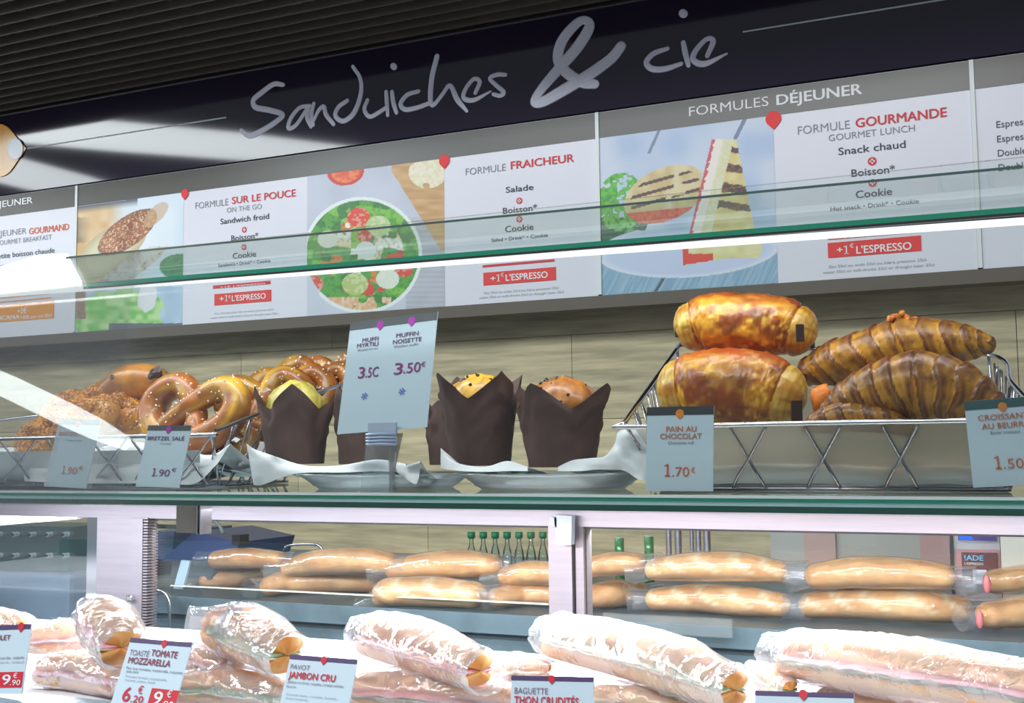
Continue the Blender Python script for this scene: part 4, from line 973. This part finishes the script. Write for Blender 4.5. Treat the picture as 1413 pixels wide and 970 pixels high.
muffin('muffin in brown paper mostly hidden behind the tall price tag', 505, 640, 1.21, 78, 98, 534, 575, 545, 2, .5, 0)
muffin('muffin seen as a sliver of brown paper left of the hazelnut pair', 628, 641, 1.27, 74, 88, 552, 580, 565, 3, .75, 2)
muffin('hazelnut muffin with bright yellow top in brown tulip paper', 663, 642, 1.19, 88, 122, 515, 552, 517, 4, .18, 1)
muffin('hazelnut muffin with orange-brown top, right one of the pair', 776, 644, 1.17, 98, 136, 531, 566, 521, 5, .62, 2)
def dish(label, x0, x1, ytop, Y):
    a, b = at(x0, ytop, Y), at(x1, ytop, Y); cx = (a.x+b.x)/2; R0 = (b.x-a.x)/2; h = min(.018, a.z-Zs); ky = .10/R0
    prof = [(R0*.55, .001), (R0*.70, .0012), (R0*.78, .004), (R0*.84, h*.6), (R0*.92, h*.92), (R0, h), (R0*.995, h-.0016), (R0*.91, h*.8), (R0*.82, h*.45), (R0*.72, .0004), (R0*.5, .0002)]
    mb = MB(); mb.lathe((0, 0, 0), [(0.0005, .001)]+prof, 64)
    mb.v = [(cx+v[0], Y+.10+v[1]*ky, Zs+v[2]) for v in mb.v]
    return tag(mb.build('serving_dish', m_dish, smooth=True), label, 'dish')
dish('clear oval serving dish below the left pair of muffins', 352, 590, 652, 1.07)
dish('clear oval serving dish below the right pair of muffins', 578, 852, 648, 1.07)

# ------------------------------------------------------------------ back counter and what stands on it
def pxbox(px0, py0, px1, py1, Y, dep, m, name, parent=None, r=0):
    a = at(px0, py1, Y); b = at(px1, py0, Y); b2 = at(px1, py1, Y)
    zb_, zt2 = a.z, at(px0, py0, Y).z
    mb = MB()
    if r: mb.bevbox((a.x, Y, zb_), (b2.x, Y+dep, zt2), r)
    else: mb.box((a.x, Y, zb_), (b2.x, Y+dep, zt2))
    return mb.build(name, m, parent)
ZK = z0-.296
kc = thing('back_counter', (-1.3, 2.3, 0), 'blue-grey steel back counter behind the case glass, baguettes on it', 'counter')
MB().box((-3.2, 1.90, ZK-.035), (.8, 2.92, ZK)).build('worktop', m_steel2, kc)
MB().box((-3.2, 1.93, ZK-.30), (.8, 2.90, ZK-.035)).build('front_panel', m_steel2, kc)
MB().box((-3.2, 1.88, ZK-.115), (.8, 1.93, ZK-.108)).build('lower_ledge', m_steel, kc)
MB().box((-3.2, 1.96, 0), (.8, 2.90, ZK-.30)).build('plinth', m_black, kc)
tag(pxbox(832, 846, 1010, 870, 1.87, .008, m_trans, 'label_holder'), 'long clear plastic label holder on the counter front behind the right door', 'holder')
pa, pb = at(236, 808, 1.905), at(757, 834, 1.905)
gl_ = thing('glass_ledge', ((pa.x+pb.x)/2, 1.905, ZK), 'low clear glass ledge with bright top edge in front of the left baguettes', 'glass')
MB().box((pa.x, 1.905, ZK), (pb.x, 1.909, pa.z)).build('pane', m_glass, gl_)
MB().box((pa.x, 1.903, pa.z-.001), (pb.x, 1.911, pa.z+.0015)).build('bright_edge', M('ledge_bright', S(225, 225, 215), .2), gl_)
rg = random.Random(9)
# baguettes
def baguette(label, p, seed, kind=0, film=True, tone=0):
    C, Rr = wpath(p, 8); C, Rr = roundcap(C, Rr, 5)
    n = 26
    def sl(t, th):
        u = (t*6+.9*math.sin(th+.6)) % 1; return max(0, 1-abs(u-.5)*5)*(1 if math.sin(th) > -.4 else 0)
    fn = lambda t, th: 1+.05*(vnoise(t*8+seed, math.cos(th), math.sin(th))-.5)-(.09*sl(t, th) if kind else 0)
    def cf(t, th):
        nn = vnoise(t*10+seed, math.cos(th)*2, math.sin(th)*2); c = mix(S(236, 182, 112), S(206, 138, 66), nn*1.3-.15+tone)
        if kind: c = mix(c, S(244, 222, 176), sl(t, th)*.9)
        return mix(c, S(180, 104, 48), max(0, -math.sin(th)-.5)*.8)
    t = thing('wrapped_baguette', C[len(C)//2]-Vector((0, 0, max(Rr))), label, 'bread', 'wrapped baguettes on the back counter')
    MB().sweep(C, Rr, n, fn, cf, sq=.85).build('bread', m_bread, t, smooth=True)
    if film:
        d0 = (C[0]-C[1]).normalized(); d1 = (C[-1]-C[-2]).normalized()
        P = [C[0]+d0*.03]+C+[C[-1]+d1*.03]; Q = [max(Rr)*.9]+[max(r, max(Rr)*.7)*1.06 for r in Rr]+[max(Rr)*.9]
        MB().sweep(P, Q, 30, lambda a, b: 1+.10*(vnoise(a*24+seed, b*2.2, 1)-.5), sq=.85, cap=False).build('film_wrap', m_film2, t, smooth=True)
    return t
Yk = 2.02
BG = [('orange-brown wrapped roll at the left end, next to the navy machine', [(300, 772, 13), (335, 770, 15), (385, 772, 12)], 0, .3),
 ('plain wrapped baguette in the upper left row, below the chrome handle', [(400, 783, 13), (440, 776, 18), (500, 774, 19), (535, 778, 16)], 0, 0),
 ('plain wrapped baguette in the upper row left of the door post', [(545, 786, 15), (600, 780, 20), (650, 779, 20), (678, 780, 16)], 0, .05),
 ('greyish wrapped loaf at the far lower left of the back counter', [(285, 802, 12), (320, 798, 15), (350, 796, 13)], 0, .2),
 ('wrapped baguette in the lower left row, its bag end crinkled', [(372, 810, 14), (400, 804, 18), (460, 802, 18), (520, 803, 17)], 0, .1),
 ('long wrapped baguette lowest in the left row with bright film glare', [(528, 824, 16), (540, 818, 20), (600, 818, 21), (655, 822, 19)], 1, .05),
 ('short wrapped loaf just left of the steel door post, upper', [(700, 795, 14), (730, 790, 17), (765, 792, 17)], 0, .15),
 ('short wrapped loaf just left of the steel door post, lower', [(685, 826, 14), (725, 820, 17), (775, 822, 17)], 0, .2),
 ('wrapped dark loaf right of the door post, upper one', [(812, 783, 14), (845, 778, 17), (878, 777, 14)], 0, .2),
 ('wrapped dark loaf right of the door post, lower one', [(812, 826, 16), (845, 820, 20), (880, 820, 16)], 0, .3),
 ('scored wrapped baguette above another, centre of right door', [(903, 786, 15), (950, 782, 20), (1020, 782, 21), (1075, 788, 15)], 1, 0),
 ('scored wrapped baguette under another, centre of right door', [(905, 828, 16), (960, 826, 20), (1020, 830, 21), (1075, 836, 18)], 1, .05),
 ('plain wrapped baguette on top of pair near the coffee machine', [(1127, 795, 18), (1180, 790, 22), (1250, 791, 22), (1302, 796, 18)], 0, 0),
 ('scored wrapped baguette below, in front of the coffee machine', [(1118, 836, 18), (1180, 832, 23), (1260, 836, 24), (1325, 842, 19)], 1, 0),
 ('wrapped ham baguette at the right edge behind the glass, upper', [(1372, 804, 17), (1420, 800, 20), (1460, 800, 18)], 0, 0),
 ('wrapped ham baguette at the right edge behind the glass, lower', [(1365, 850, 19), (1420, 845, 22), (1470, 846, 20)], 0, .05)]
for i, (lab, p, kd, tn) in enumerate(BG):
    low_ = p[0][1] > 797; pts_ = []
    for x, y, r in p:
        Yq = max(1.93, min(2.2, atz(x, y, ZK-EYE+r*.0012+.001).y)) if low_ else 2.0
        pts_.append((x, y-(1.5 if low_ else 0), Yq, r))
    baguette(lab, [(x, y, Y_, r*1.12) for x, y, Y_, r in pts_], i*3+1, kd, True, tn)
for i, (x, y) in enumerate(((1362, 806), (1352, 855))):
    MB().ball(at(x, y, 1.96), .013, 12, 8, (.45, .35, 1.1), .15, rg).build('ham_slice', M('ham_pink', S(206, 112, 118), .4), bpy.data.objects['wrapped_baguette.%03d' % (14+i)], smooth=True)
# left compartment appliance with knobs
t = thing('knob_appliance', at(20, 1000, 1.80), 'steel appliance with two rows of round knobs behind left glass pane', 'appliance')
pxbox(-120, 722, 95, 779, 1.76, .12, M('dark_teal', S(66, 92, 92), .3, .2), 'control_panel', t)
pxbox(-120, 779, 95, 868, 1.77, .11, M('blue_sheet', S(136, 160, 186), .35, .2, var=(6, .3)), 'body', t)
pxbox(-120, 868, 95, 1010, 1.80, .07, m_black, 'base', t)
tz = at(20, 868, 1.80)
for yy in (737, 766):
    for k in range(5):
        p = at(2+k*23, yy, 1.755); MB().disc(p, UX, UZ, .0052, 16, (0, -.012, 0)).build('knob', M('knob_light', S(190, 205, 205), .25), t, smooth=False)
        MB().disc(p+Vector((0, -.0125, 0)), UX, UZ, .003, 12, (0, -.004, 0)).build('knob_cap', m_black, t)
p = at(-120, 700, 1.50); q = at(104, 726, 1.50)
MB().hexa([at(-120, 735, 1.50), at(106, 716, 1.50), at(106, 700, 1.50), at(-120, 697, 1.50)], (0, .012, 0)).build('slanted_panel', M('lavender_steel', S(176, 178, 200), .4, .4), case)
# navy slicer
t = thing('navy_slicer', at(262, 790, 2.0), 'dark navy wedge-shaped machine with curved cable behind left door', 'appliance')
MB().hexa([at(222, 774, 2.0), at(322, 772, 2.0), at(330, 748, 2.0), at(268, 733, 2.0)], (0, .2, 0)).build('body', m_navy, t)
MB().hexa([at(206, 794, 2.02), at(236, 795, 2.02), at(240, 733, 2.02), at(206, 733, 2.02)], (0, .2, 0)).build('column', M('grey_navy', S(70, 84, 110), .35), t)
MB().hexa([at(206, 797, 2.02), at(290, 800, 2.02), at(300, 772, 2.02), at(206, 772, 2.02)], (0, .15, 0)).build('base', M('slicer_base', S(110, 122, 130), .35, .5), t)
C = [at(*p) for p in ((284, 718, 1.99), (296, 719, 1.99), (304, 727, 1.99), (308, 736, 1.99))]; sp = spline([tuple(c) for c in C], 5)
MB().sweep([Vector(c) for c in sp], [.004]*len(sp), 8).build('cable', M('grey_tube', S(120, 130, 130), .3), t, smooth=True)
pxbox(320, 738, 331, 752, 1.98, .03, m_black, 'latch', t)
pxbox(200, 723, 246, 729, 1.96, .02, m_chrome, 'rail', t)
tag(MB().hexa([at(239, 812, 1.93), at(252, 813, 1.93), at(262, 774, 1.93), at(250, 773, 1.93)], (0, .006, 0)).build('standing_card', M('card_blue', S(176, 200, 220), .4)), 'small pale blue card standing on the back counter by the slicer', 'card')
def bent(name, label, pts, r, cat='handle', m=m_chrome):
    sp = spline([tuple(at(*p)) for p in pts], 6); o = MB().sweep([Vector(c) for c in sp], [r]*len(sp), 10).build(name, m, smooth=True)
    return tag(o, label, cat) 
bent('bent_rod', 'bent chrome rod rising behind the lower left of the glass door', [(207, 816, 1.86), (220, 815, 1.86), (230, 821, 1.86), (234, 836, 1.86), (234, 875, 1.86)], .0042, 'rod')

bent('pan_handle', 'thin dark chrome handle standing up behind the upper baguettes', [(389, 764, 2.1), (395, 754, 2.1), (415, 751, 2.1), (438, 752, 2.1), (446, 760, 2.1)], .0028)
# bottles behind
def bottle(label, x, ytop, ybot, r_px, col, capc, Y, group, name='bottle', fullcol=None):
    t = thing(name, at(x, ybot, Y), label, 'bottle', group); k = mpp(x, ytop, Y); c = at(x, ybot, Y); h = (ybot-ytop)*k; r = r_px*k
    m = M('bottle_glass', col, .12, spec=.8) if fullcol else glassy('bottle_clear', (.80, .90, .80), boost=1.2, diff=.1)
    MB().lathe(c, [(.0005, 0), (r, 0), (r, h*.97), (r*.9, h*.985)] if fullcol else [(.0005, 0), (r, 0), (r, h*.55), (r*.75, h*.68), (r*.42, h*.78), (r*.42, h*.96)], 20).build('body', m, t, smooth=True)
    MB().lathe(c, [(r*.9, h*.985), (r*.92, h), (.0005, h*.99)] if fullcol else [(r*.46, h*.88), (r*.75, h*.90), (r*.75, h), (.0005, h)], 16).build('cap', M('cap', capc, .4), t, smooth=True)
for i in range(7):
    bottle(('first', 'second', 'third', 'fourth', 'fifth', 'sixth', 'seventh')[i]+' clear green-capped bottle from the left, behind the left door', 651+i*16.5, 735, 812, 7.2, None, S(30, 120, 80), 2.6, 'green-capped bottles in a row')
for x, y0, lab in ((856, 742, 'green can-shaped bottle left of its twin behind the right door'), (897, 740, 'green can-shaped bottle with light top, right one behind right door')):
    bottle(lab, x, y0, 822, 6.5, S(40, 130, 70), S(190, 200, 190), 2.45, 'green drink bottles', fullcol=True, name='green_bottle')
# pale panels and the coffee machine behind the right door
def panel(label, x0, x1, col, Y, y0=700, y1=842, name='wall_panel', rough=.3):
    return tag(pxbox(x0, y0, x1, y1, Y, .03, M('pan', col, rough), name), label, 'panel')
panel('pale grey steel panel standing left of pink panel behind right door', 1066, 1112, S(176, 176, 170), 2.75)
panel('dusty pink panel behind the right door, left one of two', 1112, 1156, S(190, 160, 152), 2.75)
panel('wide grey panel between the two pink panels', 1156, 1273, S(172, 170, 162), 2.76)
panel('dusty pink panel behind the right door, beside the coffee machine', 1273, 1314, S(186, 150, 146), 2.75)
panel('off-white cabinet panel at far right edge behind the glass', 1386, 1520, S(196, 194, 184), 2.2, 700, 870)
t = thing('steel_pipes', at(952, 842, 2.7), 'group of vertical steel pipes against the wood wall behind right door', 'pipes')
for x, r in ((925, 4), (938, 5), (957, 3), (966, 4), (978, 5)):
    a = at(x, 842, 2.7); MB().lathe(a, [(r*mpp(x, 800, 2.7), 0), (r*mpp(x, 800, 2.7), .25)], 14).build('pipe', m_steel, t, smooth=True)
t = thing('coffee_machine', at(1350, 828, 2.35), 'grey vending machine with blue screen and dark label near right edge', 'machine')
pxbox(1317, 700, 1385, 828, 2.36, .3, M('machine_grey', S(176, 172, 176), .4, .3), 'body', t)
pxbox(1314, 700, 1318, 826, 2.35, .31, m_black, 'side_trim', t); pxbox(1383, 700, 1386, 826, 2.35, .31, m_black, 'side_trim', t)
pxbox(1322, 712, 1375, 745.5, 2.353, .01, lamp('screen_purple', S(110, 100, 170), .7), 'screen', t)
mb = MB(); mb.add([at(1323, 745, 2.351), at(1344, 745, 2.351), at(1334, 733, 2.351), at(1323, 730, 2.351)], [(0, 1, 2, 3)]); mb.build('screen_glow', lamp('screen_blue', S(50, 110, 255), 1.2), t)
pxbox(1320, 758, 1383, 800, 2.353, .01, M('machine_pinkish', S(190, 140, 140), .4), 'lower_panel', t)
lb = pxbox(1328, 762, 1377, 796, 2.348, .006, M('label_maroon', S(96, 44, 56), .35), 'label_plate', t)
mb = MB()
def mtxt(s, x0, x1, yb, cap, bold, col):
    O = at(x0, yb, 2.346); put_text(mb, s, O, UX, UZ, at(x1, yb, 2.346).x-O.x, cap*mpp(x0, yb, 2.346), bold, col)
mtxt('!ADE', 1331, 1357, 773, 7, .02, S(110, 200, 240)); mtxt('L\'ESPRESSO', 1331, 1357, 779, 3, .01, WHT)
mb.build('lettering', m_ink, t)
tag(pxbox(1343, 786, 1362, 806, 2.2, .004, M('notice', S(214, 218, 232), .4), 'paper_notice'), 'small white paper notice beside the ham baguettes behind the glass', 'paper')
tag(MB().hexa([atz(1385, 848, -.2955), atz(1402, 862, -.2955), atz(1380, 862, -.2955), atz(1366, 849, -.2955)], (0, 0, .001)).build('paper_slip', M('slip', S(160, 160, 150), .5)), 'grey paper slip lying on the back counter at bottom right', 'paper')

# ------------------------------------------------------------------ wrapped sandwiches in the front of the case
HAM, LET, TOM, CHS = S(232, 150, 160), S(96, 140, 60), S(206, 70, 50), S(238, 226, 170)
def sandwich(label, p, zc, seed, fill, kind='baguette', film=1.16, paper=False, fy=.0):
    """p: (px,py,r_px) along the length, zc: centre height below the eye"""
    rg = random.Random(seed); sp = spline(p, 7); C = []; Rr = []
    for i, (x, y, r) in enumerate(sp):
        z = zc if not isinstance(zc, tuple) else lerp(zc[0], zc[1], i/(len(sp)-1))
        c = atz(x, y, z); C.append(c); Rr.append(r*mpp(x, y, c.y))
    C, Rr = roundcap(C, Rr, 4); rm = max(Rr); L = len(C)
    t = thing('wrapped_sandwich', C[L//2]-Vector((0, 0, rm)), label, 'sandwich', 'wrapped sandwiches on the white deck')
    tone = 0 if kind == 'baguette' else .15
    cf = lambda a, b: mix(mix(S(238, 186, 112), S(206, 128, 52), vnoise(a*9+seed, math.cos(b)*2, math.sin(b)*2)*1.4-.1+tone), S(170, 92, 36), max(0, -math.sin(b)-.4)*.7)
    fn = lambda a, b: 1+.07*(vnoise(a*7+seed, math.cos(b), math.sin(b))-.5)
    up_ = Vector((0, 0, 1))
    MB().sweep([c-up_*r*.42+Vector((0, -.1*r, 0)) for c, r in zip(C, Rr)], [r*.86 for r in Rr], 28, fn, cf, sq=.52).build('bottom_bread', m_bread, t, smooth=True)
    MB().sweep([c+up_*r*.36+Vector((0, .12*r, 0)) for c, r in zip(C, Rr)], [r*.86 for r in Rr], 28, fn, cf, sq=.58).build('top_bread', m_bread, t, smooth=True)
    for fi, (col, nm, off) in enumerate(fill):
        mb = MB(); P = [c-up_*r*(.08-.16*off)+Vector((0, -.12*r, 0)) for c, r in zip(C, Rr)][2:-2]; Q = [r*.93 for r in Rr][2:-2]
        mb.sweep(P, Q, 26, lambda a, b: 1+.24*(vnoise(a*26+seed+fi*5, b*1.3, 2)-.5), lambda a, b: mix(col, mix(col, (1, 1, 1), .35), vnoise(a*30, b*2, seed)), sq=.13)
        mb.v = [(v[0], v[1], v[2]+.0035*(vnoise(v[0]*160, v[1]*160, seed+fi)-.5)) for v in mb.v]
        mb.build(nm, m_ham, t, smooth=True)
    d0 = (C[0]-C[1]).normalized(); d1 = (C[-1]-C[-2]).normalized()
    P = [C[0]+d0*rm*.55]+[c for c in C]+[C[-1]+d1*rm*.55]; Q = [rm*.8]+[max(r, rm*.72)*film for r in Rr]+[rm*.75]
    PP = []; QQ = []
    for i in range(len(P)-1):
        for k in range(2): PP.append(lerp(P[i], P[i+1], k/2)); QQ.append(lerp(Q[i], Q[i+1], k/2))
    PP.append(P[-1]); QQ.append(Q[-1])
    def ff(a, b):
        v = vnoise(a*30+seed, b*3.1, 3); w_ = vnoise(a*9+b*1.7+seed, b*1.2, 7); return 1+.09*(abs(v-.5)*2-.4)+.16*(w_-.5)
    MB().sweep(PP, QQ, 44, ff, sq=.92, cap=False).build('film_wrap', m_film, t, smooth=True)
    return t
L2, L1 = -.196, -.226
sandwich('wrapped sandwich cut off by the left edge of the frame, above a tag', [(-70, 862, 24), (-30, 862, 27), (15, 866, 22)], L2, 1, [(HAM, 'ham', .2)], 'panini')
sandwich('flat wrapped roll between the left tag and the tall stacked wrap', [(48, 884, 20), (80, 880, 25), (112, 876, 22)], -.205, 2, [(HAM, 'ham', 0)], 'panini')
sandwich('wrapped roll tipped up on the left stack, pink ham showing', [(138, 852, 30), (150, 866, 35), (164, 888, 33)], (-.165, -.172), 3, [(HAM, 'ham', .4), (CHS, 'cheese', -.4)], 'panini')
sandwich('crinkled wrapped roll at the bottom of the left stack', [(66, 925, 22), (110, 926, 27), (165, 936, 26)], L1, 4, [(HAM, 'ham', 0)], 'panini')
sandwich('wrapped roll on top behind the tomato mozzarella price tag', [(305, 868, 32), (335, 872, 38), (388, 900, 33)], (-.172, -.178), 5, [(LET, 'lettuce', .3), (CHS, 'cheese', -.3)], 'panini')
sandwich('wrapped seeded roll leaning at left under the glaring one', [(248, 905, 18), (285, 912, 24), (320, 918, 22)], -.21, 6, [(HAM, 'ham', 0)], 'panini')
sandwich('wrapped roll with green salad lowest beside the tomato price tag', [(262, 950, 24), (320, 950, 29), (385, 960, 26)], L1, 7, [(LET, 'lettuce', .5), (CHS, 'egg', -.2)], 'panini')
sandwich('wrapped poppy roll pointing down right, ham and tomato inside', [(520, 878, 32), (580, 893, 36), (655, 922, 27)], -.19, 8, [(TOM, 'tomato', .2), (HAM, 'ham', -.4)], 'panini')
sandwich('wrapped roll with tomato beneath the poppy roll', [(500, 952, 26), (580, 955, 32), (690, 968, 28)], L1, 9, [(TOM, 'tomato', .3), (LET, 'lettuce', -.3)], 'panini')
sandwich('long wrapped tuna baguette slanting down from the door post', [(775, 880, 32), (850, 897, 37), (940, 922, 38), (1005, 948, 30)], (-.19, -.186), 10, [(LET, 'lettuce', .6), (CHS, 'tuna', .1)])
sandwich('wrapped baguette with salad beneath the long tuna baguette', [(820, 968, 26), (900, 975, 30), (1000, 990, 28)], L1, 11, [(LET, 'lettuce', .4)])
sandwich('wrapped ham baguette along the right bottom with dark filling', [(1100, 905, 34), (1180, 915, 39), (1290, 930, 41), (1430, 955, 38)], (-.190, -.186), 12, [(HAM, 'ham', .4), (LET, 'lettuce', -.1)])
sandwich('wrapped golden baguette under the ham one at bottom right', [(1150, 972, 30), (1260, 985, 36), (1400, 1005, 36)], L1-.004, 13, [(HAM, 'ham', .2)])
sandwich('small wrapped roll between the tuna baguette and ham baguette', [(1046, 930, 16), (1062, 938, 20), (1084, 950, 18)], -.215, 14, [(LET, 'lettuce', .2)], 'panini')
sandwich('wrapped roll glimpsed left of the tuna baguette price tag', [(690, 925, 18), (715, 922, 21), (745, 926, 18)], -.222, 15, [(CHS, 'egg', 0)], 'panini')
